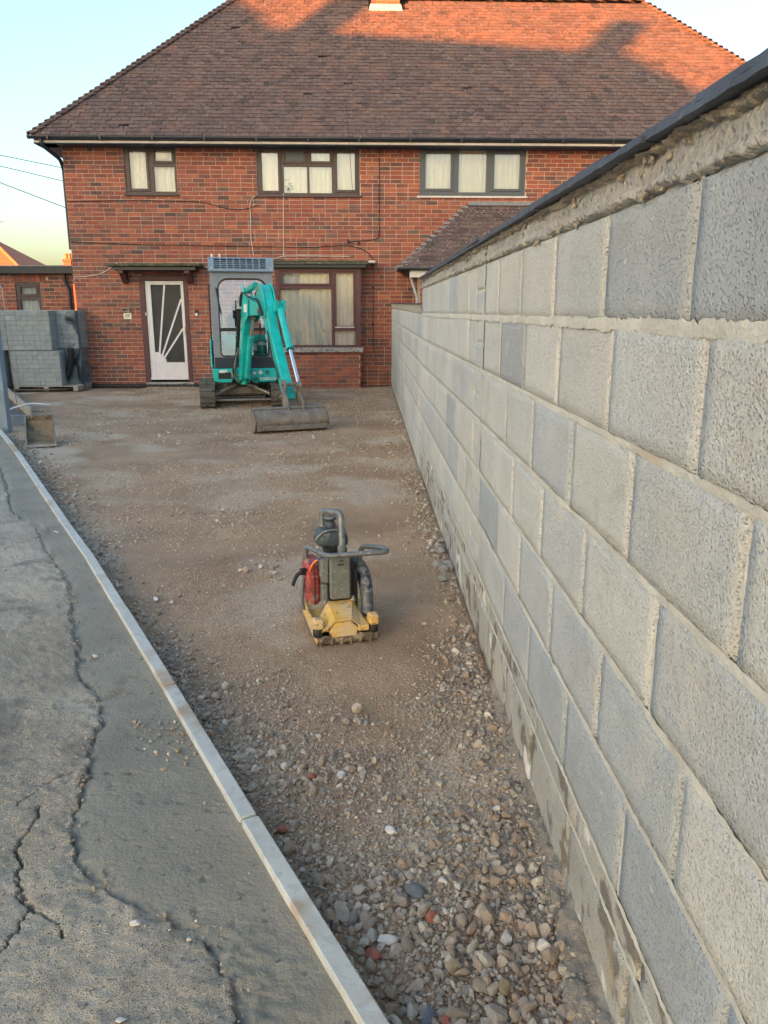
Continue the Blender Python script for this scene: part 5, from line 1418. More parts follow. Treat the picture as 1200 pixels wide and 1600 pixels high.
# ================================================================== LOOSE DIGGING BUCKET
bk = empty('digging_bucket', (-3.575, 8.66, .012), R(21), 'rusty narrow digging bucket standing open side up on the gravel at the left', 'bucket')
bwid = .275
prof = [(0, 0), (.08, -.005), (.26, .0), (.36, .05), (.42, .14), (.43, .24), (.40, .30), (.37, .30), (.395, .235), (.385, .15), (.335, .075), (.25, .028), (.08, .02), (0, .012)]
m = MB(); m.prism(prof, -bwid / 2, bwid / 2, 'x', .002); m.build('shell', M['rust'], bk)
for sx in (-1, 1):
    m = MB(); side_ = [(.0, .0), (.08, -.004), (.26, .0), (.36, .05), (.42, .14), (.43, .24), (.39, .315), (.30, .22), (.12, .10), (.02, .05)]
    x = sx * bwid / 2; m.prism(side_, min(x, x + sx * .014), max(x, x + sx * .014), 'x', .002); m.build('side_plate', M['steel_worn'], bk)
m = MB(); m.box((-.165, -.035, -.004), (.165, .05, .018), .004); m.build('cutting_edge', M['timber'], bk)
for sx in (-1, 1):
    m = MB(); m.prism([(.36, .27), (.46, .20), (.48, .33), (.44, .38), (.38, .37)], sx * .075 - .01, sx * .075 + .01, 'x', .003); m.build('ear', M['steel_dirty'], bk)
m = MB(); m.tube([(-.085, .43, .345), (.085, .43, .345)], .012, 10); m.build('pin', M['steel_worn'], bk)

# ================================================================== MINI EXCAVATOR
ex = empty('mini_excavator', (-2.031, 12.966, 0), R(11), 'turquoise mini excavator with slate grey cab parked in front of the brick house', 'excavator')
# tracks
for s_ in (-1, 1):
    trk = empty('track'); trk.parent = ex
    xa, xb = (-.655, -.425) if s_ < 0 else (.425, .655)
    def loop(r_):   # stadium shape around the two end wheels
        P_ = []
        for k in range(13):
            a = -math.pi / 2 - math.pi * k / 12; P_.append((-.60 + r_ * math.cos(a), .185 + r_ * math.sin(a)))
        for k in range(13):
            a = math.pi / 2 - math.pi * k / 12; P_.append((.60 + r_ * math.cos(a), .185 + r_ * math.sin(a)))
        return P_
    o_ = loop(.168); i_ = loop(.145); n = len(o_); m = MB(); V_ = []
    for x in (xa, xb):
        V_ += [(x, p[0], p[1]) for p in o_]; V_ += [(x, p[0], p[1]) for p in i_]
    F = []
    for k in range(n):
        j = (k + 1) % n
        F += [(k, j, 2 * n + j, 2 * n + k), (n + k, 3 * n + k, 3 * n + j, n + j), (k, n + k, n + j, j), (2 * n + k, 2 * n + j, 3 * n + j, 3 * n + k)]
    m.add(V_, F, False); m.build('belt', M['track'], trk)
    per = 2 * 1.2 + 2 * math.pi * .168; nl = 42; lug = MB(); lug.box((-.112, -.017, -.002), (-.012, .017, .020), .004); lug.box((.012, -.017, -.002), (.112, .017, .020), .004); lug.box((-.03, -.012, -.002), (.03, .012, .010), .003)
    lme = lug.mesh('lug'); lme.materials.append(M['track'])
    for k in range(nl):
        s = per * k / nl
        if s < 1.2: y, z, an = -.6 + s, .185 + .168, 0
        elif s < 1.2 + math.pi * .168: a = (s - 1.2) / .168; y, z, an = .6 + .168 * math.sin(a), .185 + .168 * math.cos(a), -a
        elif s < 2.4 + math.pi * .168: q = s - 1.2 - math.pi * .168; y, z, an = .6 - q, .185 - .168, math.pi
        else: a = (s - 2.4 - math.pi * .168) / .168; y, z, an = -.6 - .168 * math.sin(a), .185 - .168 * math.cos(a), math.pi - a
        o = bpy.data.objects.new('lug', lme); sc.collection.objects.link(o); o.parent = trk; o.location = ((xa + xb) / 2, y, z); o.rotation_euler = (an, 0, 0)
    xi = (xa + xb) / 2
    for y in (-.6, .6):
        m = MB(); m.lathe([(.05, -.07), (.142, -.065), (.142, -.02), (.10, -.02), (.10, .02), (.142, .02), (.142, .065), (.05, .07)], (xi, y, .185), 'x', 20); m.build('wheel', M['steel_dirty'], trk)
    for y in (-.3, 0, .3):
        m = MB(); m.lathe([(.03, -.08), (.06, -.075), (.06, .075), (.03, .08)], (xi, y, .10), 'x', 14); m.build('roller', M['steel_dirty'], trk)
    m = MB(); m.box((xi - .05, -.5, .12), (xi + .05, .5, .27), .02); m.build('track_frame', M['steel_dirty'], trk)
uc = empty('undercarriage'); uc.parent = ex
m = MB(); m.box((-.26, -.30, .16), (.26, .34, .31), .03); m.lathe([(.24, .31), (.26, .33), (.26, .37), (.22, .39)], (0, 0, 0), 'z', 24); m.build('centre_frame', M['steel_dirty'], uc)
for s_ in (-1, 1):
    m = MB(); m.tube([(s_ * .10, -.40, .34), (s_ * .42, -.56, .20)], .030, 10); m.tube([(s_ * .10, -.40, .34), (s_ * .24, -.47, .285)], .040, 10); m.build('diagonal_strut', M['steel_worn'], uc)
    m = MB(); m.box((s_ * .24, -.34, .17), (s_ * .44, -.22, .25), .01); m.box((s_ * .24, .22, .17), (s_ * .44, .34, .25), .01); m.build('cross_beam', M['steel_dirty'], uc)
m = MB(); m.box((-.43, -.60, .10), (.43, -.565, .135), .01); m.box((-.42, .78, .03), (.42, .82, .30), .01); m.build('blade_bar', M['steel_worn'], uc)
m = MB(); m.prism([(.90, .02), (.93, .06), (.90, .20), (.93, .30), (.97, .30), (.95, .20), (.97, .04)], -.62, .62, 'x', .004); m.box((-.34, .5, .12), (-.28, .92, .18)); m.box((.28, .5, .12), (.34, .92, .18)); m.build('dozer_blade', M['teal'], uc)
# upper body
ub = empty('upper_body'); ub.parent = ex
pf = [(-.44, .385), (.49, .385), (.54, .42), (.56, .60), (-.47, .60), (-.47, .46)]
m = MB()
m.prism([(-.38, .385), (-.16, .385), (-.14, .44), (-.14, .598), (-.44, .598), (-.44, .50), (-.425, .42)], -.60, .10, 'y', .012)
m.prism([(.16, .385), (.50, .385), (.525, .41), (.535, .598), (.14, .598), (.14, .42)], -.60, .10, 'y', .012)
m.build('front_panel', M['teal'], ub)
m = MB(); m.box((-.135, -.52, .40), (.135, .10, .58), .01); m.build('floor_frame', M['panel_dark'], ub)
m = MB()
prof_ = [(-.47, .12), (-.47, .60), (-.40, .74), (-.22, .80), (.28, .80), (.46, .74), (.555, .60), (.555, .12)]
m.prism([(-.44, .12), (.535, .12), (.535, .58), (.44, .72), (.20, .80), (-.16, .80), (-.36, .72), (-.44, .58)], .41, 1.08, 'z', .03); m.build('rear_cowl', M['teal'], ub)
for s_, x0_, x1_ in ((-1, -.46, -.435), (1, .53, .555)):
    m = MB(); m.prism([(-.52, .62), (.20, .62), (.20, .95), (.0, 1.02), (-.20, .92), (-.46, .80)], x0_, x1_, 'x', .006); m.build('side_panel', M['teal'], ub)
m = MB(); m.prism([(.042, .495), (.082, .535), (.042, .575), (.002, .535)], -.003, .002, 'y'); o = m.build('diamond_sticker', M['sticker'], ub); o.location = (.24, -.603, 0)
m = MB(); m.lathe([(.034, -.0035), (.034, .002)], (.39, -.601, .535), 'y', 18); m.build('round_sticker', M['sticker_green'], ub)
m = MB(); m.box((.165, -.6035, .505), (.215, -.599, .545)); m.box((-.33, -.6035, .545), (-.22, -.599, .580)); m.build('white_label', M['sticker'], ub)
m = MB(); m.box((-.36, -.6032, .44), (-.165, -.599, .54)); m.build('lamp_recess', M['black'], ub)
m = MB(); m.box((-.345, -.612, .535), (-.255, -.604, .572), .003); m.build('front_plate', M['sticker'], ub)
m = MB(); m.lathe([(.05, -.004), (.05, .002)], (.215, -.601, .415), 'y', 18); m.build('green_roundel', M['sticker_green'], ub)
text_mesh('lettering', 'KOBELCO', .056, .0012, M['sticker'], ub, (.40, -.6025, .437), off=.0008)
# cab
cb = empty('cab'); cb.parent = ex
CX0, CX1 = -.41, .53; LEAN = .16
def cp(x, z, y=-.56):   # cab front leans back with height
    return (x, y + (z - .6) / 1.5 * LEAN, z)
def rrect(x0, x1, z0, z1, r_, n=6, r2=None):
    P_ = []
    for cx, cz, a0, q in ((x1 - r_, z1 - r_, 0, r_), (x0 + r_, z1 - r_, 90, r_), (x0 + (r2 or r_), z0 + (r2 or r_), 180, r2 or r_), (x1 - (r2 or r_), z0 + (r2 or r_), 270, r2 or r_)):
        for k in range(n + 1): a = R(a0 + 90 * k / n); P_.append((cx + q * math.cos(a), cz + q * math.sin(a)))
    return P_
inner = rrect(-.30, .43, .785, 1.93, .15, 6, .05); outer = rrect(CX0, CX1, .60, 2.09, .06, 6, .02)
m = MB(); n = len(inner); V_ = []
for dy in (0, .05):
    V_ += [tuple(Vector(cp(p[0], p[1])) + Vector((0, dy, 0))) for p in outer]; V_ += [tuple(Vector(cp(p[0], p[1])) + Vector((0, dy, 0))) for p in inner]
F = []
for k in range(n):
    j = (k + 1) % n
    F += [(k, j, n + j, n + k), (2 * n + k, 3 * n + k, 3 * n + j, 2 * n + j), (k, 2 * n + k, 2 * n + j, j), (n + k, n + j, 3 * n + j, 3 * n + k)]
m.add(V_, F, False); m.build('front_frame', M['cab_grey'], cb)
m = MB(); pts_ = [Vector(cp(p[0], p[1])) + Vector((0, -.004, 0)) for p in inner]; m.tube(pts_ + [pts_[0]], .012, 6, caps=False); m.build('window_seal', M['black'], cb)
m = MB(); V_ = [tuple(Vector(cp(p[0], p[1])) + Vector((0, .02, 0))) for p in inner]; m.add(V_, [tuple(range(n))]); m.build('windscreen', M['glass_cab'], cb)
m = MB(); a = Vector(cp(-.30, 1.16)); b = Vector(cp(.43, 1.205)); m.box((a.x, a.y - .012, a.z), (b.x, b.y + .02, b.z), .004); m.build('screen_bar', M['black'], cb)
m = MB(); q = cp(0, .60); m.box((-.40, q[1] - .012, .602), (-.10, q[1] + .0, .765), .004); m.box((.14, q[1] - .012, .602), (.52, q[1] + .0, .765), .004); m.box((-.10, q[1] - .010, .602), (.14, q[1] - .001, .765)); m.build('kick_panel', M['panel_dark'], cb)
# side pillars, doors and rear
def cab_side(x, s_):
    m = MB()
    fr = [(-.54, .60), (-.385, 2.09)]
    def bar(p0, p1, w_):
        p0 = Vector(p0); p1 = Vector(p1); d_ = (p1 - p0).normalized(); nn_ = Vector((-d_.y, d_.x)) * w_ / 2
        m.prism([tuple(p0 + nn_), tuple(p0 - nn_), tuple(p1 - nn_), tuple(p1 + nn_)], x - .018, x + .018, 'x', .003)
    bar((-.50, .60), (-.35, 2.08), .06); bar((.30, .95), (.30, 2.08), .06); bar((-.42, 2.06), (.32, 2.06), .06); bar((-.50, .80), (.32, .98), .05); bar((.0, .90), (.0, 2.06), .035)
    m.build('side_frame', M['cab_grey'], cb)
    m = MB(); m.add([(x, -.48, .82), (x, .29, .99), (x, .29, 2.04), (x, -.36, 2.04)], [(0, 1, 2, 3)]); m.build('side_glass', M['glass_cab'], cb)
    m = MB(); m.tube([(x + s_ * .035, -.44, 1.0), (x + s_ * .045, -.38, 1.05), (x + s_ * .045, -.30, 1.80), (x + s_ * .03, -.30, 1.85)], .011, 6, corner=.03); m.build('grab_rail', M['black'], cb)
cab_side(CX0 + .018, -1); cab_side(CX1 - .018, 1)
m = MB(); m.box((CX0 + .04, .285, .95), (CX0 + .12, .33, 2.08), .004); m.box((CX1 - .12, .285, .95), (CX1 - .04, .33, 2.08), .004); m.box((CX0 + .12, .285, 1.98), (CX1 - .12, .33, 2.08), .004); m.box((CX0 + .12, .285, .95), (CX1 - .12, .33, 1.02), .004); m.build('rear_frame', M['cab_grey'], cb)
m = MB(); m.box((CX0 + .03, -.40, 2.085), (CX1 - .03, .33, 2.16), .03); m.build('roof_panel', M['cab_grey'], cb)
# roof guard: sloped plate with a grid of real slots
gr = MB(); gx0_, gx1_ = -.43, .55
P0 = Vector((0, -.455, 2.045)); P1 = Vector((0, -.36, 2.235)); dd = P1 - P0; nn_ = Vector((0, -dd.z, dd.y)).normalized()
def gp(x, t, o_=0): return Vector((x, 0, 0)) + P0 + dd * t + nn_ * o_
def gbar(x0, x1, t0, t1, th=.022):
    A = [gp(x0, t0), gp(x1, t0), gp(x1, t1), gp(x0, t1)]; V_ = [tuple(a_) for a_ in A] + [tuple(a_ + nn_ * th) for a_ in A]
    gr.add(V_, [(0, 3, 2, 1), (4, 5, 6, 7), (0, 1, 5, 4), (1, 2, 6, 5), (2, 3, 7, 6), (3, 0, 4, 7)])
gbar(gx0_, -.345, 0, 1); gbar(.435, gx1_, 0, 1); gbar(-.345, .435, 0, .12); gbar(-.345, .435, .90, 1)
for k in range(1, 5): gbar(-.345, .435, .12 + k * .156 - .022, .12 + k * .156 + .022, .020)
for k in range(1, 8): gbar(-.345 + k * .0975 - .008, -.345 + k * .0975 + .008, .12, .90, .021)
gr.box((gx0_, -.475, 2.035), (gx1_, -.445, 2.06), .004)
gr.box((gx0_, -.36, 2.215), (gx1_, .30, 2.24), .008); gr.box((gx0_, -.30, 2.16), (gx0_ + .03, .3, 2.22), .004); gr.box((gx1_ - .03, -.30, 2.16), (gx1_, .3, 2.22), .004)
gr.build('roof_guard', M['cab_blue'], cb)
m = MB(); m.box((gx0_ + .03, -.40, 2.07), (gx1_ - .03, -.385, 2.12)); 
V_ = [tuple(gp(-.35, .08, -.035)), tuple(gp(.44, .08, -.035)), tuple(gp(.44, .95, -.035)), tuple(gp(-.35, .95, -.035))]; m.add(V_, [(0, 1, 2, 3)]); m.build('guard_backing', M['panel_dark'], cb)
for x in (gx0_ + .045, gx1_ - .045):
    m = MB(); c0 = gp(x, .14, .022); m.lathe([(.014, 0), (.010, -.01)], tuple(c0), 'y', 8); m.build('bolt', M['chrome'], cb)
# inside
m = MB(); m.box((-.20, -.02, .66), (.26, .30, .86), .04); m.box((-.18, .22, .86), (.24, .31, 1.40), .05); m.box((-.08, .24, 1.41), (.14, .29, 1.56), .03); m.build('seat', M['seat'], cb)
m = MB(); m.box((-.42, -.36, .80), (-.24, .1, 1.02), .03); m.box((.24, -.30, .80), (.44, .1, 1.00), .03); m.build('console', M['panel_dark'], cb)
for x in (-.30, .32):
    m = MB(); m.tube([(x, -.20, 1.0), (x + .01, -.24, 1.18)], .012, 8); m.lathe([(.012, 1.16), (.024, 1.18), (.026, 1.24), (.012, 1.27)], (x + .01, -.24, 0), 'z', 10); m.build('control_lever', M['black'], cb)
for x in (-.06, .08):
    m = MB(); m.tube([(x, -.44, .78), (x, -.42, 1.06)], .010, 8); m.box((x - .02, -.43, 1.04), (x + .02, -.41, 1.09), .005); m.build('travel_lever', M['black'], cb)
m = MB(); m.box((.19, -.44, .86), (.25, -.425, .97), .003); m.box((.27, -.44, .94), (.40, -.425, .99), .003); m.build('paper_notice', M['sticker'], cb)
m = MB(); m.tube([(-.33, -.47, 1.80), (-.26, -.44, 1.35), (-.30, -.44, 1.0)], .013, 6); m.build('wiper', M['black'], cb)
# exhaust tips / beacons poles on the roof
m = MB()
for x in (-.36, -.24): m.tube([(x, .2, 2.24), (x, .2, 2.33)], .018, 8)
m.build('roof_peg', M['number_plate'], cb)
# boom assembly
bm_ = empty('boom'); bm_.parent = ex; bm_.location = (-.104, -.016, 0); bm_.rotation_euler = (0, 0, R(10))
XC = .02
m = MB(); m.prism([(-.46, .40), (-.62, .38), (-.74, .44), (-.75, .56), (-.66, .62), (-.46, .58)], XC - .09, XC - .05, 'x', .006); m.prism([(-.46, .40), (-.62, .38), (-.74, .44), (-.75, .56), (-.66, .62), (-.46, .58)], XC + .05, XC + .09, 'x', .006)
m.lathe([(.05, .36), (.05, .62)], (XC, -.62, 0), 'z', 14); m.build('swing_bracket', M['teal'], bm_)
m = MB(); m.lathe([(.028, -.11), (.028, .11)], (XC, -.69, .50), 'x', 12); m.build('foot_pin', M['steel_worn'], bm_)
bp = [(-.60, .49), (-.69, .44), (-.78, .50), (-1.02, 1.10), (-1.28, 1.38), (-1.98, 1.40), (-2.05, 1.47), (-1.98, 1.55), (-1.45, 1.66), (-1.15, 1.62), (-.92, 1.32), (-.70, .80)]
m = MB(); m.prism(bp, XC - .075, XC + .075, 'x', .008); m.build('boom_arm', M['teal'], bm_)
for s_ in (-1, 1):
    m = MB(); x = XC + s_ * .083; m.prism([(-1.05, 1.30), (-1.30, 1.30), (-1.50, 1.40), (-1.52, 1.60), (-1.30, 1.70), (-1.05, 1.58)], min(x, x + s_ * .012), max(x, x + s_ * .012), 'x', .003); m.build('knee_plate', M['teal'], bm_)
m = MB(); m.box((XC - .098, -1.44, 1.44), (XC - .095, -1.26, 1.55)); m.build('boom_sticker', M['sticker'], bm_)
m = MB(); m.box((XC - .06, -1.512, 1.47), (XC + .02, -1.508, 1.53)); m.build('boom_sticker', M['sticker'], bm_)
# boom lift cylinder in front
def cyl(a, b, c, r1, r2, par, nm='cylinder', x=XC):
    o_ = empty(nm); o_.parent = par
    A = Vector((x, *a)); Bq = Vector((x, *b)); Cq = Vector((x, *c))
    m = MB(); m.tube([A, Bq], r1, 14); m.tube([Bq - (Bq - A).normalized() * .03, Bq], r1 * 1.14, 14); m.lathe([(r1 * .9, -.04), (r1 * .9, .04)], (x, a[0], a[1]), 'x', 12); m.build('barrel', M['teal'], o_)
    m = MB(); m.tube([Bq, Cq], r2, 12); m.build('rod', M['chrome'], o_)
    m = MB(); m.lathe([(r1 * .8, -.035), (r1 * .8, .035)], (x, c[0], c[1]), 'x', 12); m.build('rod_eye', M['steel_worn'], o_)
cyl((-.86, .50), (-1.22, 1.10), (-1.38, 1.36), .042, .022, bm_, 'lift_cylinder', XC + .0)
cyl((-1.10, 1.74), (-1.62, 1.80), (-1.86, 1.76), .044, .022, bm_, 'arm_cylinder')
for s_ in (-1, 1):
    m = MB(); x = XC + s_ * .05; m.prism([(-1.0, 1.52), (-1.02, 1.82), (-1.10, 1.84), (-1.20, 1.60)], min(x, x + s_ * .012), max(x, x + s_ * .012), 'x', .003); m.build('cylinder_lug', M['teal'], bm_)
# arm
ar = empty('dipper_arm'); ar.parent = ex; ar.location = (-.104, -.016, 0); ar.rotation_euler = (0, 0, R(10))
AX = .075
ap = [(-1.82, 1.78), (-1.93, 1.80), (-2.06, 1.72), (-2.20, 1.52), (-2.36, 1.22), (-3.04, .46), (-3.08, .38), (-3.00, .34), (-2.90, .40), (-2.16, 1.18), (-1.98, 1.40), (-1.86, 1.62)]
m = MB(); m.prism(ap, AX - .065, AX + .065, 'x', .008); m.build('arm_beam', M['teal'], ar)
for s_ in (-1, 1):
    m = MB(); x = AX + s_ * .068; m.prism([(-1.80, 1.76), (-1.92, 1.83), (-2.08, 1.76), (-2.24, 1.50), (-2.22, 1.38), (-2.02, 1.36), (-1.88, 1.50)], min(x, x + s_ * .016), max(x, x + s_ * .016), 'x', .004); m.build('head_plate', M['teal'], ar)
m = MB(); m.lathe([(.035, -.12), (.035, .12)], (AX - .02, -2.02, 1.46), 'x', 12); m.build('pivot_pin', M['steel_worn'], ar)
m = MB(); m.box((AX - .04, -2.085, 1.44), (AX + .06, -2.079, 1.46)); m.build('slot', M['black'], ar)
cyl((-2.34, 1.52), (-2.80, .98), (-3.16, .56), .045, .024, ar, 'bucket_cylinder', AX + .085)
m = MB(); m.prism([(-2.28, 1.44), (-2.40, 1.46), (-2.44, 1.58), (-2.34, 1.60), (-2.26, 1.54)], AX + .02, AX + .06, 'x', .004); m.prism([(-2.28, 1.44), (-2.40, 1.46), (-2.44, 1.58), (-2.34, 1.60), (-2.26, 1.54)], AX + .11, AX + .15, 'x', .004); m.build('cylinder_bracket', M['teal'], ar)
# hoses
for k, (dx, r_) in enumerate(((-.10, .010), (-.115, .010), (.10, .009))):
    m = MB(); x = XC + dx; m.tube([(x, -.62, .70), (x, -.86, 1.05), (x, -1.02, 1.40), (x, -1.20, 1.72 + k * .02), (x + .02, -1.70, 1.62), (x + .04, -1.98, 1.62), (x + .05, -2.2, 1.40)], r_, 7, corner=.12); m.build('hose', M['black'], bm_)
m = MB(); m.tube([(XC - .12, -.62, .42), (XC - .16, -.70, .60), (XC - .13, -.74, .78), (XC - .10, -.80, .92)], .012, 7, corner=.06); m.tube([(XC - .05, -.68, .40), (XC - .17, -.72, .46), (XC - .2, -.66, .58)], .010, 7, corner=.06); m.build('hose', M['steel_worn'], bm_)
m = MB(); m.tube([(AX + .13, -2.15, 1.56), (AX + .19, -2.2, 1.46), (AX + .19, -2.25, 1.34), (AX + .12, -2.34, 1.28)], .010, 7, corner=.05); m.tube([(AX - .08, -2.3, 1.2), (AX - .10, -2.6, .86), (AX - .08, -2.82, .62)], .009, 6); m.build('hose', M['black'], ar)
# work lamp
wl = empty('work_lamp'); wl.parent = bm_
m = MB(); m.box((-.155, -1.09, 1.47), (-.055, -1.02, 1.60), .008); m.box((-.13, -1.05, 1.34), (-.08, -1.03, 1.47)); m.build('housing', M['black'], wl)
m = MB(); m.box((-.145, -1.094, 1.485), (-.065, -1.089, 1.59)); m.build('lens', M['lamp_glass'], wl)
# bucket linkage and grading bucket
lk = empty('bucket_linkage'); lk.parent = ex; lk.location = (-.104, -.016, 0); lk.rotation_euler = (0, 0, R(10))
for s_ in (-1, 1):
    m = MB(); x = AX + s_ * .085; m.prism([(-3.02, .62), (-3.16, .62), (-3.22, .54), (-3.14, .44), (-3.0, .50)], min(x, x + s_ * .02), max(x, x + s_ * .02), 'x', .004); m.build('link_plate', M['steel_dirty'], lk)
    m = MB(); m.prism([(-3.00, .44), (-3.12, .50), (-3.30, .36), (-3.36, .20), (-3.28, .10), (-3.10, .22)], min(x, x + s_ * .022) + s_ * .0 , max(x, x + s_ * .022), 'x', .004); m.build('hitch_side', M['steel_dirty'], lk)
m = MB()
for y, z in ((-3.10, .56), (-3.02, .40), (-3.28, .24), (-3.32, .15)): m.lathe([(.022, -.13), (.022, .13)], (AX, y, z), 'x', 10)
m.build('link_pin', M['steel_worn'], lk)
m = MB(); m.box((AX - .06, -3.345, .19), (AX + .06, -3.29, .23), .006); m.box((AX - .06, -3.36, .11), (AX + .06, -3.31, .14), .005); m.build('hitch_bar', M['steel_worn'], lk)
gb = empty('grading_bucket'); gb.parent = ex; gb.location = (-.104, -.016, 0); gb.rotation_euler = (0, 0, R(10))
out = []; inn = []
for k in range(15):
    a = R(110 - k * 13.8); out.append((-3.22 - .225 * math.cos(a - R(0)) * 1.0 if False else -3.20 - .245 * math.sin(R(6 + k * 11.2)), .135 + .150 * math.cos(R(6 + k * 11.2))))
# shell cross-section: from the top tube round the convex back down to the cutting edge
shell_o = [(-3.16, .285)] + out + [(-3.10, -.002), (-2.98, .0)]
shell_i = [(p[0] + (.012 if p[0] < -3.12 else 0), p[1] + (-.010 if p[1] > .15 else .012)) for p in shell_o]
W0, W1 = -.475, .455
m = MB(); m.prism(shell_o + shell_i[::-1], W0, W1, 'x', 0); m.build('shell', M['steel_dirty'], gb)
for x in (W0, W1 - .016):
    m = MB(); m.prism([(-3.14, .29)] + out + [(-3.10, -.004), (-2.96, -.004), (-2.95, .03), (-3.02, .16)], x - .004, x + .020, 'x', .003); m.build('side_plate', M['steel_dirty'], gb)
m = MB(); m.tube([(W0 + .01, -3.275, .286), (W1 - .01, -3.275, .286)], .020, 10); m.build('top_tube', M['steel_worn'], gb)
m = MB(); m.box((W0 + .02, -3.452, .035), (W1 - .02, -3.438, .095), .003); m.box((W0 + .02, -3.425, .165), (W1 - .02, -3.412, .180), .003); m.build('wear_strip', M['steel_worn'], gb)
m = MB(); m.box((.20, -3.22, .285), (.40, -3.14, .318), .01); m.build('lifting_lug', M['steel_dirty'], gb)

# ================================================================== PLATE COMPACTOR
pc = empty('plate_compactor', (-.09, 3.28, 0), R(13), 'small yellow plate compactor with red engine and folded handle on the hardcore', 'compactor')
bp_ = empty('base_plate'); bp_.parent = pc
plp = [(.00, .045), (.012, .012), (.05, -.002), (.42, -.002), (.46, .02), (.475, .05), (.465, .055), (.445, .026), (.41, .012), (.05, .012), (.012, .050)]
m = MB(); m.prism(plp, -.135, .140, 'x', .002); m.build('plate', M['mud_steel'], bp_)
for s_, x in ((-1, -.139), (1, .132)):
    m = MB(); m.prism([(.012, .014), (.44, .014), (.455, .045), (.44, .085), (.10, .088), (.02, .10)], x, x + .010, 'x', .002); m.build('side_rail', M['yellow'], bp_)
m = MB()
for k in range(6):
    x = -.120 + k * .045 + rnd.uniform(-.006, .006); m.prism([(-.006, .034), (.004, .006), (.05, .014), (.05, .058), (.01, .052)], x, x + .010, 'x', .001)
m.build('front_rib', M['mud_steel'], bp_)
m = MB()
for k in range(30):
    x = rnd.uniform(-.12, .13); r_ = rnd.uniform(.004, .010); me = stone_mesh('t', 700 + k, 1, 1, .8, .6, .4, M['mud_steel'], 2); m.add([tuple(Vector((x, rnd.uniform(.004, .03), rnd.uniform(.02, .05))) + v.co * r_) for v in me.vertices], [tuple(p.vertices) for p in me.polygons], True)
m.build('caked_mud', M['mud_steel'], bp_, 'stuff')
dk = empty('upper_deck'); dk.parent = pc
m = MB(); m.box((-.135, .03, .060), (.138, .43, .075), .003)
m.build('deck', M['yellow'], dk)
# hexagonal exciter housing at the front and its sloping cover
m = MB(); m.prism([(-.078, .070), (-.052, .110), (.018, .113), (.052, .078), (.040, .042), (-.066, .042)], .000, .13, 'y', .004); m.build('exciter', M['yellow'], dk)
m = MB()
def hull(lo, hi): 
    n_ = len(lo); m.add(lo + hi, [tuple(range(n_))[::-1], tuple(range(n_, 2 * n_))] + [(i, (i + 1) % n_, n_ + (i + 1) % n_, n_ + i) for i in range(n_)])
lo = [(-.118, .004, .074), (-.085, .004, .092), (-.052, .004, .120), (.020, .004, .123), (.058, .004, .090), (.098, .004, .088)]
hi = [(-.098, .150, .088), (-.078, .150, .130), (-.062, .150, .158), (.055, .150, .160), (.075, .150, .128), (.085, .150, .098)]
V_ = lo + hi; F = [(i, i + 1, 7 + i, 6 + i) for i in range(5)]
m.add(V_, F); V2 = [(x, y, z - .006) for x, y, z in V_]; m.add(V2, [f[::-1] for f in F])
for q in ((0, 1, 2, 3, 4, 5), (6, 7, 8, 9, 10, 11)):
    for i in range(5): m.add([V_[q[i]], V_[q[i + 1]], V2[q[i + 1]], V2[q[i]]], [(0, 1, 2, 3)] if q[0] else [(3, 2, 1, 0)])
m.build('exciter_cover', M['yellow'], dk)
for s_, x0_, x1_ in ((-1, -.150, -.105), (1, .100, .146)):
    m = MB(); m.box((x0_, -.004, .085), (x1_, .052, .132), .008); m.build('corner_lug', M['yellow'], dk)
    m = MB(); m.lathe([(.020, .045), (.024, .052), (.024, .078), (.020, .085)], ((x0_ + x1_) / 2, .024, 0), 'z', 12); m.build('rubber_mount', M['black'], dk)
m = MB(); m.box((.050, -.002, .064), (.100, .03, .090), .003); m.build('step_block', M['yellow'], dk)
m = MB()
for x in (-.072, .060): m.lathe([(.013, .15), (.013, .162), (.008, .168), (.008, .178)], (x, .155, 0), 'z', 8)
m.build('deck_bolt', M['steel_worn'], dk)
# belt cover, engine
en = empty('engine'); en.parent = pc
m = MB(); m.box((-.052, .118, .176), (.042, .150, .392), .007); m.build('belt_cover', M['grey_cover'], en)
m = MB(); m.box((-.018, .1145, .340), (.012, .118, .346), .001); m.box((-.010, .1145, .357), (.008, .118, .363), .001); m.build('cover_slot', M['black'], en)
for x, z in ((-.040, .188), (.030, .188), (-.040, .380), (.030, .380)):
    m = MB(); m.lathe([(.0055, .1115), (.0055, .118)], (x, 0, z), 'y', 6); m.build('cover_bolt', M['steel_worn'], en)
m = MB(); m.box((-.055, .155, .14), (.075, .34, .35), .02); m.box((-.05, .20, .34), (.045, .33, .40), .01); m.build('crankcase', M['black'], en)
m = MB(); m.prism([(-.082, .255), (-.070, .246), (-.050, .246), (-.050, .368), (-.090, .368), (-.092, .28)], .145, .27, 'y', .008); m.build('air_filter', M['grey_cover'], en)
m = MB(); m.box((-.088, .146, .15), (-.055, .2, .24), .008); m.build('carburettor', M['grey_cover'], en)
rc = empty('recoil_cover'); rc.parent = en
m = MB(); m.prism([(.19, .135), (.32, .135), (.345, .17), (.345, .30), (.30, .345), (.21, .34), (.175, .29), (.172, .18)], -.150, -.085, 'x', .014); m.build('cover', M['red_engine'], rc)
m = MB()
for k in range(7):
    z = .165 + k * .022; m.box((-.122, .1665, z), (-.135 + .03, .176, z + .008), .002); m.box((-.154, .20, z), (-.149, .31, z + .009), .001)
m.build('vent_rib', M['red_engine'], rc)
m = MB(); m.box((-.118, .166, .14), (-.113, .174, .335), .001); m.build('seam', M['black'], rc)
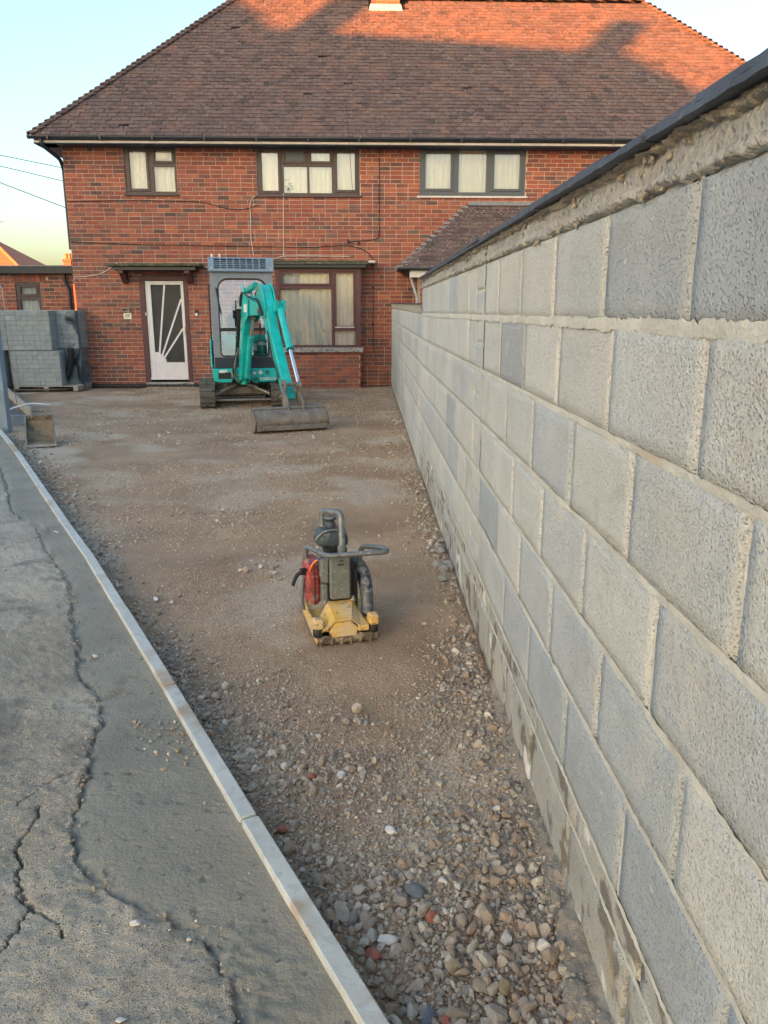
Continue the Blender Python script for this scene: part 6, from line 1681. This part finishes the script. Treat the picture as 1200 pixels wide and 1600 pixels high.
m = MB(); m.tube([(-.150, .20, .285), (-.185, .19, .295), (-.205, .18, .27), (-.215, .175, .24)], .009, 8, corner=.02); m.tube([(-.15, .2, .30), (-.175, .19, .305)], .012, 8); m.build('pull_handle', M['black'], en)
m = MB(); m.tube([(-.155, .23, .26), (-.168, .22, .20), (-.165, .22, .14), (-.16, .23, .10)], .008, 8, corner=.03); m.build('grey_lead', M['bare_tube'], en)
m = MB(); m.tube([(-.13, .20, .335), (-.11, .17, .352), (-.085, .15, .372), (-.07, .15, .385)], .004, 6, corner=.02); m.build('blue_wire', M['blue_wire'], en)
m = MB(); m.tube([(-.135, .19, .30), (-.132, .17, .32), (-.120, .17, .345), (-.10, .16, .36)], .005, 6, corner=.02); m.build('orange_wire', M['orange_wire'], en)
tk = empty('fuel_tank'); tk.parent = en
m = MB(); m.prism([(-.104, .430), (-.092, .400), (-.05, .388), (.050, .388), (.062, .405), (.058, .455), (.035, .482), (-.055, .490), (-.090, .468)], .195, .345, 'y', .022); o = m.build('tank', M['tank'], tk); ease(o)
m = MB(); m.tube([(-.100, .205, .440), (-.078, .200, .470), (-.04, .200, .486), (.04, .202, .480)], .006, 6, corner=.03); m.build('tank_seam', M['bare_tube'], tk)
m = MB(); m.lathe([(.024, .485), (.026, .492), (.026, .505), (.021, .510), (.021, .520), (.029, .523), (.029, .531), (.022, .535)], (-.025, .25, 0), 'z', 18); m.build('fuel_cap', M['tank'], tk)
m = MB(); m.lathe([(.029, .5315), (.029, .534), (.018, .5365)], (-.025, .25, 0), 'z', 18); m.build('cap_rim', M['bare_tube'], tk)
# exhaust side guard on the right
m = MB(); m.tube([(.075, .26, .31), (.100, .25, .305), (.120, .23, .27), (.132, .20, .215), (.130, .16, .14), (.120, .135, .085)], [.036, .036, .036, .034, .031, .028], 12, corner=0); o = m.build('side_guard', M['hose_blue'], pc); ease(o)
m = MB(); m.box((.060, .16, .09), (.085, .30, .30), .008); m.build('drive_guard', M['black'], pc)
# lifting bow and folded handle
m = MB(); m.tube([(-.052, .30, .44), (-.052, .31, .552), (.022, .225, .556), (.012, .155, .365)], .0155, 12, corner=.026); m.build('lifting_bow', M['bare_tube'], pc)
m = MB(); m.tube([(.0105, .160, .30), (.010, .157, .372), (.0125, .175, .415)], .0185, 12); m.build('bow_socket', M['grey_cover'], pc)
m = MB(); m.tube([(-.142, .265, .285), (-.138, .265, .398), (-.075, .062, .405), (.195, .020, .418), (.190, .095, .414), (.112, .200, .400), (.100, .215, .30)], .0122, 12, corner=.034); m.build('folding_handle', M['bare_tube'], pc)
m = MB(); m.box((-.150, .245, .16), (-.132, .285, .29), .004); m.build('handle_bracket', M['black'], pc)
